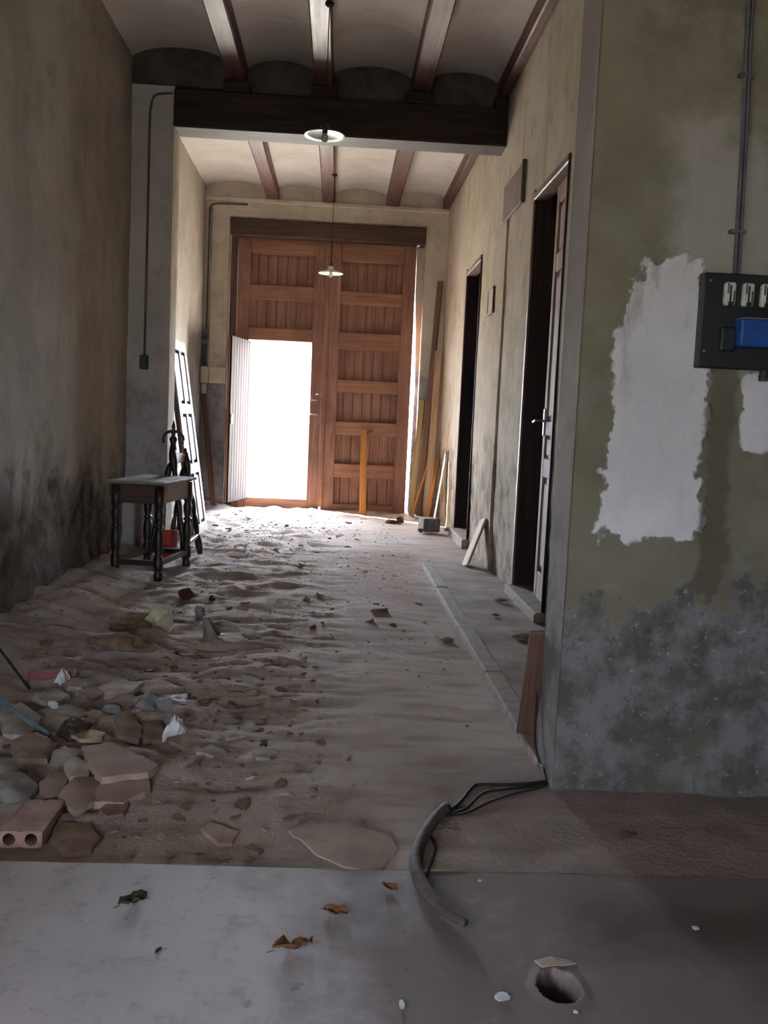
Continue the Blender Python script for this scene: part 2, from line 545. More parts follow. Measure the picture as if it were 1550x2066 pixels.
def wall_grid(name, mat, origin, du, dv, nu_len, nv_len, step, thick, normal, amp=0.004, low=None, seed=0, kind='structure'):
    """a plastered wall: a finely gridded, uneven front and a solid body behind it"""
    o = Vector(origin); du = Vector(du); dv = Vector(dv); nr = Vector(normal)
    nu = max(2, int(nu_len / step) + 1); nv = max(2, int(nv_len / step) + 1)
    U, V = np.meshgrid(np.linspace(0, nu_len, nu), np.linspace(0, nv_len, nv), indexing='ij')
    P = np.zeros((nu, nv, 3))
    for i in range(3):
        P[..., i] = o[i] + du[i] * U + dv[i] * V
    a = P[..., 0] + P[..., 1]
    d = amp * fbm(a * 1.5, P[..., 2] * 1.5, seed, 3) + amp * 0.4 * fbm(a * 9, P[..., 2] * 9, seed + 5, 2)
    if low:
        zl, la = low
        w = sstep(zl + 0.25, zl - 0.15, P[..., 2] + 0.35 * fbm(a * 1.7, P[..., 2] * 1.7, seed + 9, 3))
        d = d - w * la * (0.55 + 0.8 * np.abs(fbm(a * 4, P[..., 2] * 7, seed + 2, 4)))
    for i in range(3):
        P[..., i] += nr[i] * d
    mb = MB().grid(P)
    e = Vector(origin) + du * nu_len + dv * nv_len - nr * thick
    s = Vector(origin) - nr * (0.035 if not low else 0.06)
    lo = Vector([min(s[i], e[i]) for i in range(3)]); hi_ = Vector([max(s[i], e[i]) for i in range(3)])
    mb.box(lo, hi_)
    # rim joining the front to the body
    rim = list(P[0, :, :]) + list(P[1:, -1, :]) + list(P[-1, -2::-1, :]) + list(P[-2:0:-1, 0, :])
    k = len(rim); back = [Vector(q) - nr * (0.04 + (0.12 if low else 0)) for q in rim]
    mb.add([tuple(q) for q in rim] + [tuple(q) for q in back], [(i, (i + 1) % k, k + (i + 1) % k, k + i) for i in range(k)])
    ob = mb.build(name, mat, smooth=True, fix=False)
    ob.data.set_sharp_from_angle(angle=math.radians(50))
    tag(ob, kind=kind)
    return ob


# ground outside, seen blown out through the wicket
tag(MB().grid(np.array([[[-60, -40, -0.22], [60, -40, -0.22]], [[-60, 90, -0.22], [60, 90, -0.22]]], float)).build('floor_street', MAT['street']), 'pale sunlit paving of the street outside', kind='structure')

wall_grid('wall_left', MAT['left'], (XL, 0.5, -0.1), (0, 1, 0), (0, 0, 1), 12.3, 4.6, 0.035, 0.35, (1, 0, 0), 0.006, (0.8, 0.035), 1)
wl = MB().box((XL - 0.35, -3.3, -0.1), (XL, -0.3, 4.6)).box((XL - 0.15, -0.3, -0.1), (XL, -0.02, 4.6)).box((XL - 0.15, 0.32, -0.1), (XL, 0.5, 4.6)).box((XL - 0.15, -0.02, 1.65), (XL, 0.32, 4.6)).box((XL - 0.15, -0.02, -0.1), (XL, 0.32, 0.75)).build('wall_left_rear', MAT['left']); tag(wl, kind='structure')

# right wall of the passage with two doorways
D1 = (5.83, 6.88, 2.92)
D2 = (9.38, 10.46, 2.92)
segs = [(YNB, D1[0], -0.1, 4.6), (D1[1], D2[0], -0.1, 4.6), (D2[1], YE, -0.1, 4.6), (D1[0], D1[1], D1[2], 4.6), (D2[0], D2[1], D2[2], 4.6)]
wr = empty('wall_right', (XR, 8, 0)); tag(wr, kind='structure')
for y0, y1, z0, z1 in segs:
    o = wall_grid('wall_section', MAT['right'], (XR, y0, z0), (0, 1, 0), (0, 0, 1), y1 - y0, z1 - z0, 0.04, 0.28, (-1, 0, 0), 0.004, (0.5, 0.012) if z0 < 0 else None, 4)
    del o['kind']
    o.parent = wr; o.matrix_parent_inverse = Matrix.Translation(-wr.location)
# near wall facing the camera, its end closing the passage
wall_grid('wall_near', MAT['near'], (XP, YN, -0.05), (1, 0, 0), (0, 0, 1), 4.2, 4.65, 0.03, YNB - YN, (0, -1, 0), 0.005, (0.45, 0.012), 6)
MAT['jamb'] = m_plaster('plaster_jamb', '#8f8780', '#7d746c', '#79746f', '#625b55', 0.6, 0.4, '#5d554e', 0.3, 0.4)
tag(MB().bbox((XP - 0.006, YN + 0.022, -0.05), (XP + 0.006, YNB + 0.004, 4.6), 0.004).build('wall_jamb', MAT['jamb']), kind='structure')

# end wall with the carriage opening
OX0, OX1, OZ = -1.51, 1.05, 3.60
YO = 13.62
we = empty('wall_end', (0, YE, 0)); tag(we, kind='structure')
for (x0, x1, z0, z1) in ((XL - 0.3, OX0, -0.1, 4.6), (OX1, XR + 0.3, -0.1, 4.6), (OX0, OX1, 3.80, 4.6)):
    o = wall_grid('wall_section', MAT['end'], (x0, YE, z0), (1, 0, 0), (0, 0, 1), x1 - x0, z1 - z0, 0.04, YO - YE, (0, -1, 0), 0.004, None, 8)
    del o['kind']
    o.parent = we; o.matrix_parent_inverse = Matrix.Translation(-we.location)
o = MB().box((OX0, 12.95, OZ), (OX1, YO, 3.82)).build('outer_lintel', MAT['end'], we); o.matrix_parent_inverse = Matrix.Translation(-we.location)
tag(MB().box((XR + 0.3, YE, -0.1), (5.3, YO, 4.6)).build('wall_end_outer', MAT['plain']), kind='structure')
# pier carrying the cross beam
wall_grid('wall_pier', MAT['pier'], (XL - 0.05, YB, -0.1), (1, 0, 0), (0, 0, 1), 0.40, 4.5, 0.035, 0.30, (0, -1, 0), 0.004, (0.5, 0.01), 12)
wall_grid('wall_pier_side', MAT['right'], (-1.487, YB + 0.012, -0.1), (0, 1, 0), (0, 0, 1), 0.285, 3.72, 0.035, 0.1, (1, 0, 0), 0.003, None, 13)
# shallow pilaster on the right under the beam
wall_grid('wall_pilaster', MAT['right'], (XR - 0.018, 7.95, -0.05), (0, 1, 0), (0, 0, 1), 0.42, 3.0, 0.04, 0.03, (-1, 0, 0), 0.003, None, 15)

# shell of the unseen rooms, keeping the daylight out except through the street door and unseen openings sized for fill
shell = MB()
shell.box((5.0, -3.3, -0.1), (5.3, YE, 4.6))
shell.box((XL - 0.35, -3.3, -0.1), (-1.6, -3.0, 4.6))
shell.box((2.0, -3.3, -0.1), (5.3, -3.0, 4.6))
shell.box((-1.6, -3.3, -0.1), (-0.9, -3.0, 4.6)).box((-0.65, -3.3, -0.1), (2.0, -3.0, 4.6)).box((-0.9, -3.3, 2.1), (-0.65, -3.0, 4.6))
tag(shell.build('wall_back', MAT['pier']), kind='structure')
tag(MB().box((XL - 0.4, -3.3, 4.56), (5.3, YO, 4.75)).build('ceiling_roof_slab', MAT['plain']), kind='structure')
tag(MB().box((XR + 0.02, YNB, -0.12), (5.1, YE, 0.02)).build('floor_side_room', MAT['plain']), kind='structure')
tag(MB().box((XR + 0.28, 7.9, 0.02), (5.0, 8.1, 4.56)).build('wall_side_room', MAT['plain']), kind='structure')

# ---- floor: dirt in the passage
GX = np.concatenate([np.linspace(XL - 0.08, XP + 0.02, 120), np.linspace(XP + 0.06, XR + 0.02, 10)])
GY = np.concatenate([np.linspace(2.525, 6.0, 175), np.linspace(6.03, 9.0, 95), np.linspace(9.04, 13.0, 90)])


def dirt_z(X, Y):
    X = np.asarray(X, float); Y = np.asarray(Y, float)
    left = sstep(-0.2, -1.2, X)
    amp = 0.006 + 0.021 * sstep(0.3, -0.5, X) * sstep(2.5, 3.1, Y)
    z = amp * fbm(X * 3.1, Y * 4.2, 0.3, 4)
    z = z + 0.010 * left * fbm(X * 9, Y * 9, 2.2, 3)
    z = z + 0.09 * sstep(XL + 0.55, XL, X) * sstep(3.2, 4.4, Y) * (0.8 + 0.5 * fbm(X * 2, Y * 2, 6, 2))
    z = z + 0.016 * sstep(11.2, 12.6, Y) * (0.7 + 0.8 * fbm(X * 6, Y * 5, 9, 3))
    z = z + (0.003 + 0.011 * sstep(0.2, -0.5, X) * sstep(2.6, 3.4, Y)) * (1 - 2 * np.abs(fbm(X * 3.5, Y * 9.0, 5.5, 3)))
    # dip behind the edge of the cement slab
    z = z - 0.032 * sstep(0.35, 0.0, X) * sstep(3.3, 2.7, Y)
    # swept track along the platform
    z = z - 0.02 * sstep(0.15, 0.7, X) * sstep(3.3, 4.0, Y) * sstep(9.0, 7.5, Y)
    for cx, cy, r, h in ((-1.02, 5.05, 0.30, 0.085), (-1.00, 4.72, 0.32, 0.06), (-1.2, 4.15, 0.4, 0.04), (-0.95, 3.6, 0.5, 0.03), (-0.35, 4.6, 0.4, 0.02)):
        d = np.sqrt(((X - cx) / 1.0) ** 2 + ((Y - cy) * 1.6) ** 2)
        z = z + h * sstep(r, 0, d) * (0.8 + 0.6 * fbm(X * 8, Y * 8, 4, 3))
    return z


Xg, Yg = np.meshgrid(GX, GY, indexing='ij')
Zg = dirt_z(Xg, Yg)
fm_ = MB().grid(np.stack([Xg, Yg, Zg], -1))
X2, Y2 = np.meshgrid(np.linspace(XP + 0.02, 5.0, 60), np.linspace(2.525, YN + 0.1, 14), indexing='ij')
fm_.grid(np.stack([X2, Y2, dirt_z(X2, Y2)], -1))
floor = fm_.build('floor', MAT['dirt'], smooth=True)
tag(floor, kind='structure')
# ---- cement slab by the camera, with its hole
HX, HY = 0.545, 1.985
sx = np.concatenate([np.linspace(XL - 0.05, -1.1, 6), np.linspace(-1.05, 0.42, 60), np.linspace(0.43, 0.66, 58), np.linspace(0.68, 1.3, 26), np.linspace(1.4, 5.0, 12)])
sy = np.concatenate([np.linspace(-3.2, 1.6, 16), np.linspace(1.65, 1.88, 10), np.linspace(1.885, 2.09, 56), np.linspace(2.10, 2.52, 26)])
Xs, Ys = np.meshgrid(sx, sy, indexing='ij')
Zs = 0.0025 * fbm(Xs * 3, Ys * 3, 1.5, 3) + 0.004 * sstep(0.4, -0.5, Xs)
dx, dy = (Xs - HX) / 1.0, (Ys - HY) / 1.35
ang = np.arctan2(dy, dx)
rad = 0.045 * (1 + 0.20 * vnoise(np.cos(ang) * 2 + 5, np.sin(ang) * 2 + 5, 1.0))
dist = np.sqrt(dx ** 2 + dy ** 2)
Zs = Zs - 0.11 * sstep(rad + 0.004, rad - 0.006, dist) + 0.004 * sstep(rad + 0.03, rad + 0.005, dist) * sstep(rad, rad + 0.004, dist)
sl = MB().grid(np.stack([Xs, Ys, Zs], -1))
edge = [(q[0], q[1], q[2]) for q in np.stack([Xs, Ys, Zs], -1)[:, -1, :]]
k = len(edge)
sl.add(edge + [(a, b + 0.008, -0.12) for a, b, c_ in edge], [(i, i + 1, k + i + 1, k + i) for i in range(k - 1)])
slab = sl.build('floor_slab', MAT['slab'], smooth=True)
slab.data.set_sharp_from_angle(angle=math.radians(45))
tag(slab, kind='structure')

# ---- platform along the right wall, with kerb stones
plat = MB()
Xp, Yp = np.meshgrid(np.linspace(XP + 0.075, XR + 0.03, 14), np.linspace(YNB - 0.02, 9.3, 130), indexing='ij')
Zp = 0.022 + 0.006 * fbm(Xp * 4, Yp * 4, 3.0, 3) - 0.04 * sstep(8.2, 9.2, Yp)
plat.grid(np.stack([Xp, Yp, Zp], -1))
platform = plat.build('floor_platform', MAT['platform'], smooth=True)
tag(platform, kind='structure')
yy = YNB - 0.02
for i, L in enumerate((1.25, 1.1, 1.3, 1.2)):
    mbk = MB().bbox((XP - 0.012, yy + 0.004, -0.06), (XP + 0.08, yy + L - 0.004, 0.026 + 0.004 * math.sin(i * 2.1)), 0.008)
    o = mbk.build('kerb_stone', MAT['kerb'], platform)
    yy += L


# ---- ceiling: shallow plaster vaults on joists, two bays
ceil = empty('ceiling', (0, 8, 4.2)); tag(ceil, kind='structure')
CI = Matrix.Translation(-Vector((0, 8, 4.2)))


def cpart(o):
    o.parent = ceil; o.matrix_parent_inverse = CI
    return o


JX = [(-1.055, -0.895), (-0.325, -0.165), (0.505, 0.670), (1.255, 1.345)]
ZS, ZC, ZJ = 4.17, 4.29, 4.05
spans = [(XL - 0.02, -1.03), (-0.92, -0.30), (-0.19, 0.53), (0.645, 1.28)]
for bay, (y0, y1) in enumerate(((-3.0, YB + 0.15), (YB + 0.15, YE + 0.02))):
    for (x0, x1) in spans:
        T, Y_ = np.meshgrid(np.linspace(0, 1, 22), np.linspace(y0, y1, int((y1 - y0) / 0.08)), indexing='ij')
        X_ = x0 + (x1 - x0) * T
        rise = (ZC - ZS + (0.03 if bay == 0 else 0.0))
        Z_ = ZS + rise * np.sqrt(np.clip(1 - (2 * T - 1) ** 2 * 0.92, 0, 1)) - rise * math.sqrt(0.08) + 0.004 * fbm(X_ * 3, Y_ * 3, bay, 3)
        cpart(MB().grid(np.stack([X_, Y_, Z_], -1)).build('vault', MAT['vault'], smooth=True))
    for (x0, x1) in JX:
        cpart(MB().bbox((x0, y0, ZJ), (x1, y1, 4.24), 0.012).build('joist', MAT['joist']))
# lunettes closing the vaults over the cross beam and over the street door
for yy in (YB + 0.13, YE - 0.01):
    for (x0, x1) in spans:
        cpart(MB().box((x0, yy, 3.9), (x1, yy + 0.06, 4.42)).build('lunette_or_shade_sheet', MAT['end' if yy > 10 else 'painted_shade']))
cpart(MB().box((XL - 0.02, YB - 0.012, 3.97), (-1.03, YB + 0.04, 4.42)).build('lunette_or_shade_sheet', MAT['painted_shade']))  # added dark sheet, shade painted over the top of the pier
# cross beam with bearing blocks
bx = cpart(MB().bbox((-1.497, YB - 0.01, 3.64), (XR + 0.06, YB + 0.30, 3.955), 0.012).build('cross_beam', MAT['beam']))
for (x0, x1) in JX:
    w = 0.03
    b = MB().bbox((x0 - w, YB - 0.02, 3.955), (min(x1 + w, XR + 0.02), YB + 0.30, 4.05), 0.008).build('bearing_block', MAT['beam'], bx)
tag(MB().bbox((XL - 0.03, YE - 0.06, 4.0), (XR + 0.02, YE + 0.02, 4.055), 0.01).build('trim_1', MAT['end']), kind='structure')

# ------------------------------------------------------------------ street door
YD = 12.80           # inner face of the leaves
d1 = empty('door_1', (-0.23, YD, 0)); tag(d1, 'tall two-leaf carriage door of panelled orange-brown wood at passage end', kind='structure')
DI = Matrix.Translation(-Vector((-0.23, YD, 0)))


def dpart(o, par=None):
    if par is None:
        o.parent = d1; o.matrix_parent_inverse = DI
    else:
        o.parent = par
    return o


def door_leaf(x0, x1, z0, z1, rails, zb0, stile=0.17, left=False):
    """boards behind, stiles and rails in front; rails: list of (z0, z1)"""
    nb = 9
    w = (x1 - x0) / nb
    root = dpart(MB().bbox((x0, YD - 0.0, z0), (x0 + stile, YD + 0.078, z1), 0.006).build('door_leaf', MAT['door']))
    dpart(MB().bbox((x1 - stile, YD, z0), (x1, YD + 0.078, z1), 0.006).build('stile', MAT['door']), root)
    for i in range(nb):
        dpart(MB().bbox((x0 + i * w + 0.002, YD + 0.075, zb0), (x0 + (i + 1) * w - 0.002, YD + 0.10, z1 - 0.01), 0.006).build('board', MAT['door']), root)
    dpart(MB().box((x0 + 0.01, YD + 0.092, zb0 + 0.005), (x1 - 0.01, YD + 0.108, z1 - 0.02)).build('backing', MAT['door']), root)
    for a, b in rails:
        dpart(MB().bbox((x0 + stile - 0.004, YD + 0.003, a), (x1 - stile + 0.004, YD + 0.076, b), 0.007).build('rail', MAT['doorx']), root)
    return root


LX0, LXM, RX1 = -1.42, -0.225, 0.945
# left leaf: two panels above the wicket opening
lf = door_leaf(LX0, LXM - 0.012, -0.05, 3.60, [(3.38, 3.60), (2.79, 2.98), (2.25, 2.42)], 2.3)
dpart(MB().bbox((-1.25, YD + 0.003, -0.06), (-0.39, YD + 0.058, 0.14), 0.006).build('rail', MAT['doorx']), lf)
# right leaf: seven panels
rr = [(3.34, 3.60), (2.78, 2.95), (2.18, 2.41), (1.61, 1.78), (1.04, 1.22), (0.46, 0.65), (0.012, 0.10)]
rf = door_leaf(LXM + 0.012, RX1, 0.008, 3.60, rr, 0.014)
# cover strip over the meeting edges
dpart(MB().bbox((LXM - 0.035, YD - 0.03, 0.05), (LXM + 0.035, YD - 0.001, 3.60), 0.008).build('cover_strip', MAT['door']))
# latch, bolt and handle hardware round the wicket edge
for (x, z) in ((-0.36, 1.49), (-0.345, 1.30)):
    h = MB().bbox((x - 0.05, YD - 0.025, z - 0.012), (x + 0.05, YD - 0.006, z + 0.012), 0.004)
    h.tube([(x - 0.03, YD, z), (x - 0.03, YD - 0.05, z)], 0.008)
    h.tube([(x + 0.03, YD, z), (x + 0.03, YD - 0.05, z)], 0.008)
    dpart(h.build('bolt', MAT['steel']))
h = MB().tube(smooth_path([(-0.33, YD, 1.56), (-0.30, YD - 0.05, 1.57), (-0.24, YD - 0.05, 1.55)], 4), 0.009)
dpart(h.build('door_handle', MAT['steel']))
# the wicket leaf swung into the passage
wk = empty('wicket_hinge', (-1.225, YD - 0.01, 0.13))
wk.parent = d1; wk.matrix_parent_inverse = DI
wk.name = 'wicket_leaf'
ang = math.radians(-102)
wk.rotation_euler = (0, 0, ang)
WW, WH = 0.82, 2.10
for i in range(8):
    w = WW / 8
    MB().bbox((i * w + 0.0015, 0.0, 0.0), ((i + 1) * w - 0.0015, 0.024, WH), 0.005).build('board', MAT['wicket'], wk)
MB().box((0.005, 0.002, 0.005), (WW - 0.005, 0.016, WH - 0.005)).build('core', MAT['wicket'], wk)
for a, b in ((0.02, 0.16), (0.95, 1.09), (1.92, 2.06)):
    MB().bbox((0.0, -0.035, a), (WW, 0.0, b), 0.005).build('rail', MAT['doorx'], wk)
MB().bbox((0.0, -0.03, 0.0), (0.10, 0.001, WH), 0.005).build('stile', MAT['door'], wk)
MB().bbox((WW - 0.10, -0.03, 0.0), (WW, 0.001, WH), 0.005).build('stile', MAT['door'], wk)
MB().bbox((WW - 0.07, 0.024, 1.0), (WW - 0.01, 0.04, 1.12), 0.004).build('lock_plate', MAT['steel'], wk)
# heavy lintel board over the leaves
tag(MB().bbox((OX0 + 0.005, YE - 0.05, 3.575), (OX1 - 0.005, YD + 0.3, 3.80), 0.012).build('trim_2', MAT['lintel']), 'dark wooden lintel over the carriage door', kind='structure')
tag(MB().bbox((OX0 - 0.02, YE - 0.012, 3.801), (OX1 + 0.01, YE + 0.02, 3.822), 0.004).bbox((OX0 - 0.02, YE - 0.012, 0.05), (OX0, YE + 0.02, 3.80), 0.004).build('added_lit_edge_strips', MAT['white_paint']), kind='structure')  # added strips standing in for the lit plaster edge of the opening
# post of the frame behind the leaves (left) and timber stop on the right
tag(MB().bbox((OX0, YD + 0.02, 0), (LX0 - 0.004, YD + 0.16, 3.58), 0.01).build('trim_3', MAT['frame']), kind='structure')

post = MB()
pz = [(0.0, 0.985), (0.9, 0.995), (1.7, 1.005), (2.4, 0.985), (3.0, 0.955), (3.58, 0.95)]
pv = [(x_, y_, z_) for y_ in (YD + 0.06, YD + 0.2) for z_, x0_ in pz for x_ in (x0_, OX1)]
nz = len(pz) * 2
pf = []
for i_ in range(len(pz) - 1):
    a_ = 2 * i_
    pf += [(a_, a_ + 1, a_ + 3, a_ + 2), (nz + a_ + 1, nz + a_, nz + a_ + 2, nz + a_ + 3), (a_ + 2, nz + a_ + 2, nz + a_, a_), (a_ + 1, nz + a_ + 1, nz + a_ + 3, a_ + 3)]
tag(post.add(pv, pf).build('trim_4', MAT['end']), kind='structure')

# ------------------------------------------------------------------ side doors
MAT['lining'] = m_wood('dark_lining_wood', '#2e211c', '#1d1512', 'z', 0.7, 1.0, 0.2)


def side_frame(n, D, sill_h):
    y0, y1, zt = D
    r = empty('door_%d' % n, (XR, (y0 + y1) / 2, 0)); tag(r, kind='structure')
    inv = Matrix.Translation(-r.location)
    def pp(o):
        o.parent = r; o.matrix_parent_inverse = inv
        return o
    t = 0.05
    pp(MB().bbox((XR - 0.012, y0 + 0.001, 0.03), (XR + 0.285, y0 + 0.03, zt - 0.001), 0.006).build('jamb', MAT['lining']))
    pp(MB().bbox((XR + 0.004, y1 - 0.03, 0.03), (XR + 0.285, y1 - 0.001, zt - 0.001), 0.004).build('jamb', MAT['lining']))
    pp(MB().bbox((XR - 0.014, y1 - 0.03, 0.03), (XR + 0.003, y1 + 0.012, zt + 0.02), 0.004).build('architrave', MAT['frame']))
    pp(MB().bbox((XR - 0.016, y0 + 0.001, zt - 0.055), (XR + 0.10, y1 - 0.001, zt - 0.001), 0.006).build('head', MAT['frame']))
    pp(MB().bbox((XR - 0.06, y0 - 0.02, -0.03), (XR + 0.2, y1 + 0.02, sill_h), 0.012).build('door_sill', MAT['kerb']))
    return r, pp


r2, p2 = side_frame(2, D1, 0.085)
r2['label'] = 'nearer doorway in the right wall with one panelled leaf closed'
r3, p3 = side_frame(3, D2, 0.10)
r3['label'] = 'farther dark doorway in the right wall'
# closed half leaf of the nearer doorway
LY0, LY1 = D1[0] + 0.05, D1[0] + 0.56
lx = XR + 0.035
leafm = Matrix.Translation((lx, LY0, 0)) @ Matrix.Rotation(math.radians(-3), 4, 'Z')
LW = LY1 - LY0
lp = p2(MB().bbox((0.012, 0.004, 0.10), (0.03, LW - 0.004, 2.85), 0.003, leafm).build('door_leaf', MAT['leaf']))
rails = [0.10, 0.30, 1.02, 1.16, 1.32, 1.42, 2.28, 2.40, 2.75, 2.855]
for a, b in ((0.10, 0.28), (0.92, 1.05), (1.20, 1.30), (2.28, 2.40), (2.73, 2.855)):
    o = MB().bbox((-0.008, 0.085, a), (0.014, LW - 0.085, b), 0.006, leafm).build('rail', MAT['leaf'], lp)
for a, b in ((0.0, 0.09), (LW - 0.09, LW)):
    o = MB().bbox((-0.010, a, 0.10), (0.016, b, 2.855), 0.006, leafm).build('stile', MAT['leaf'], lp)
for a, b in ((0.32, 0.88), (1.33, 2.24), (2.43, 2.70), (1.07, 1.18)):
    o = MB().bbox((0.002, 0.11, a), (0.014, LW - 0.11, b), 0.012, leafm).build('panel', MAT['leaf'], lp)
hd = MB().tube([leafm @ Vector(q) for q in smooth_path([(-0.01, LW - 0.04, 1.30), (-0.06, LW - 0.04, 1.30), (-0.07, LW - 0.02, 1.30), (-0.07, LW + 0.08, 1.29)], 5)], 0.009)
hd.bbox((-0.018, LW - 0.06, 1.20), (-0.010, LW - 0.02, 1.38), 0.002, leafm)
o = hd.build('door_handle', MAT['steel'], lp)
hb = MB().bbox((-0.03, 0.01, 1.60), (-0.008, 0.05, 1.68), 0.005, leafm)
o = hb.build('bolt', MAT['darkwood'], lp)


# ------------------------------------------------------------------ things
def gz(x, y):
    """height of the ground at a point"""
    if y < 2.525: return 0.003
    if x > XP and y > YNB: return 0.026
    return float(dirt_z(np.array([x]), np.array([y]))[0])


def settle(o, sink=0.003):
    """let a free object down until its lowest corner meets the ground"""
    mw_ = Matrix.LocRotScale(o.location, o.rotation_euler, o.scale)
    d = []
    for v in o.data.vertices:
        q = mw_ @ v.co
        d.append(q.z - gz(q.x, q.y))
    d.sort()
    o.location.z -= d[min(len(d) - 1, len(d) // 20)] + sink
    return o


def beam_between(a, b, w, t, mat, name, side=None, parent=None, bev=0.004):
    """a straight board from a to b, width w across `side`, thickness t; origin at its foot"""
    a, b = Vector(a), Vector(b)
    zz = (b - a).normalized()
    sd = Vector(side if side is not None else (1, 0, 0))
    xx = (sd - zz * sd.dot(zz)).normalized()
    yy_ = zz.cross(xx)
    M_ = Matrix((xx, yy_, zz)).transposed().to_4x4()
    M_.translation = a
    o = MB().bbox((-w / 2, -t / 2, 0), (w / 2, t / 2, (b - a).length), bev).build(name, mat, parent)
    o.matrix_world = M_
    o.location, o.rotation_euler = M_.to_translation(), M_.to_euler()
    return o


# ---- side table with turned legs
tb = empty('side_table', (-1.405, 7.32, gz(-1.405, 7.32)), (0, 0, math.radians(-9)))
tag(tb, 'dark wooden side table with turned legs and dusty top by the left wall', 'table')
TW, TD, TH = 0.165, 0.33, 0.72
leg_prof = [(0.028, 0.0), (0.034, 0.02), (0.034, 0.05), (0.024, 0.07), (0.034, 0.09), (0.036, 0.10), (0.036, 0.17), (0.024, 0.19), (0.032, 0.23), (0.037, 0.30), (0.030, 0.36), (0.022, 0.385), (0.036, 0.40), (0.022, 0.415), (0.030, 0.45), (0.036, 0.50), (0.026, 0.54), (0.036, 0.555), (0.036, 0.70)]
for sx_ in (-1, 1):
    for sy_ in (-1, 1):
        MB().lathe(leg_prof, 12, Matrix.Translation((sx_ * TW, sy_ * TD, 0))).build('leg', MAT['darkwood'], tb, smooth=True)
MB().bbox((-TW - 0.055, -TD - 0.06, TH - 0.005), (TW + 0.055, TD + 0.06, TH + 0.017), 0.006).build('table_top', MAT['tabletop'], tb)
for s_ in (-1, 1):
    MB().bbox((-TW, s_ * TD - 0.012, 0.57), (TW, s_ * TD + 0.012, 0.715), 0.003).build('apron', MAT['apron'], tb)
    MB().bbox((s_ * TW - 0.012, -TD, 0.57), (s_ * TW + 0.012, TD, 0.715), 0.003).build('apron', MAT['apron'], tb)
    MB().bbox((-TW, s_ * TD - 0.018, 0.11), (TW, s_ * TD + 0.018, 0.15), 0.004).build('stretcher', MAT['darkwood'], tb)
    MB().bbox((s_ * TW - 0.018, -TD, 0.11), (s_ * TW + 0.018, TD, 0.15), 0.004).build('stretcher', MAT['darkwood'], tb)

# ---- old turned chair with a ring crest, splayed legs
ch = empty('turned_chair', (-1.25, 8.0, gz(-1.25, 8.0)))
tag(ch, 'old turned-wood chair frame with ring crest standing behind the side table', 'chair')


def turned(a, b, r, name, parent, knobs=5):
    a, b = Vector(a), Vector(b)
    L = (b - a).length
    pr = []
    n = knobs * 6
    for i in range(n + 1):
        t = i / n
        k = (t * knobs) % 1
        pr.append((r * (0.62 + 0.38 * abs(math.sin(math.pi * k))) * (1.25 if int(t * knobs) in (0, knobs - 1) else 1.0), t * L))
    zz = (b - a).normalized()
    M_ = zz.to_track_quat('Z', 'Y').to_matrix().to_4x4(); M_.translation = a
    return MB().lathe(pr, 10, M_).build(name, MAT['darkwood'], parent, smooth=True)


Lc = Vector((-1.25, 8.0, ch.location.z))
f1, t1 = Vector((-1.21, 7.72, 0.02)), aty(347, 905, 7.80)
f2, t2 = Vector((-1.165, 8.22, 0.02)), aty(374, 915, 8.26)
turned(f1 - Lc, t1 - Lc, 0.028, 'leg', ch)
turned(f2 - Lc, t2 - Lc, 0.026, 'leg', ch)
for f_, t_ in ((f1, t1), (f2, t2)):
    g_ = Vector((-1.52 if f_ is f1 else -1.44, f_.y + 0.02, 0.05))
    turned(g_ - Lc, t_ - Lc + Vector((-0.01, 0, -0.12)), 0.022, 'leg', ch)
MB().bbox((-0.018, -(t2.y - t1.y) / 2, -0.10), (0.018, (t2.y - t1.y) / 2, -0.02), 0.006, Matrix.Translation((t1 + t2) / 2 - Lc)).build('back_rail', MAT['brownboard'], ch)
mid = (f1 + f2) / 2 + Vector((0.0, 0, 0.16)) - Lc
MB().bbox((-0.03, -0.24, -0.015), (0.005, 0.24, 0.02), 0.005, Matrix.Translation(mid)).build('stretcher', MAT['darkwood'], ch)
rc = aty(350, 886, 7.80) - Lc
ring = MB().tube([rc + Vector((0.082 * math.cos(q), 0, 0.066 * math.sin(q))) for q in np.linspace(-0.5, math.pi + 0.5, 22)], 0.012, 8)
MB_c = ring.build('ring_crest', MAT['darkwood'], ch, smooth=True)
MB().lathe([(0.006, -0.10), (0.03, -0.08), (0.02, -0.04), (0.034, 0.0), (0.014, 0.03), (0.02, 0.05), (0.012, 0.085), (0.018, 0.10), (0.003, 0.15)], 10, Matrix.Translation(rc + Vector((0.0, 0, 0.0)))).build('finial', MAT['darkwood'], ch, smooth=True)
MB().lathe([(0.01, -0.05), (0.024, -0.03), (0.028, 0.0), (0.012, 0.02), (0.018, 0.035), (0.002, 0.05)], 10, Matrix.Translation(t2 - Lc + Vector((0, 0, 0.0)))).build('finial', MAT['darkwood'], ch, smooth=True)

# ---- red plastic tub behind the table
tubx, tuby = -1.42, 8.02
tub = MB().lathe([(0.055, 0.0), (0.075, 0.01), (0.095, 0.24), (0.10, 0.25), (0.092, 0.25), (0.07, 0.02), (0.0, 0.018)], 20, cap=False).build('red_tub', MAT['red'], None, True, (tubx, tuby, gz(tubx, tuby)))
tag(tub, 'red plastic tub on the dirt behind the side table', 'tub')

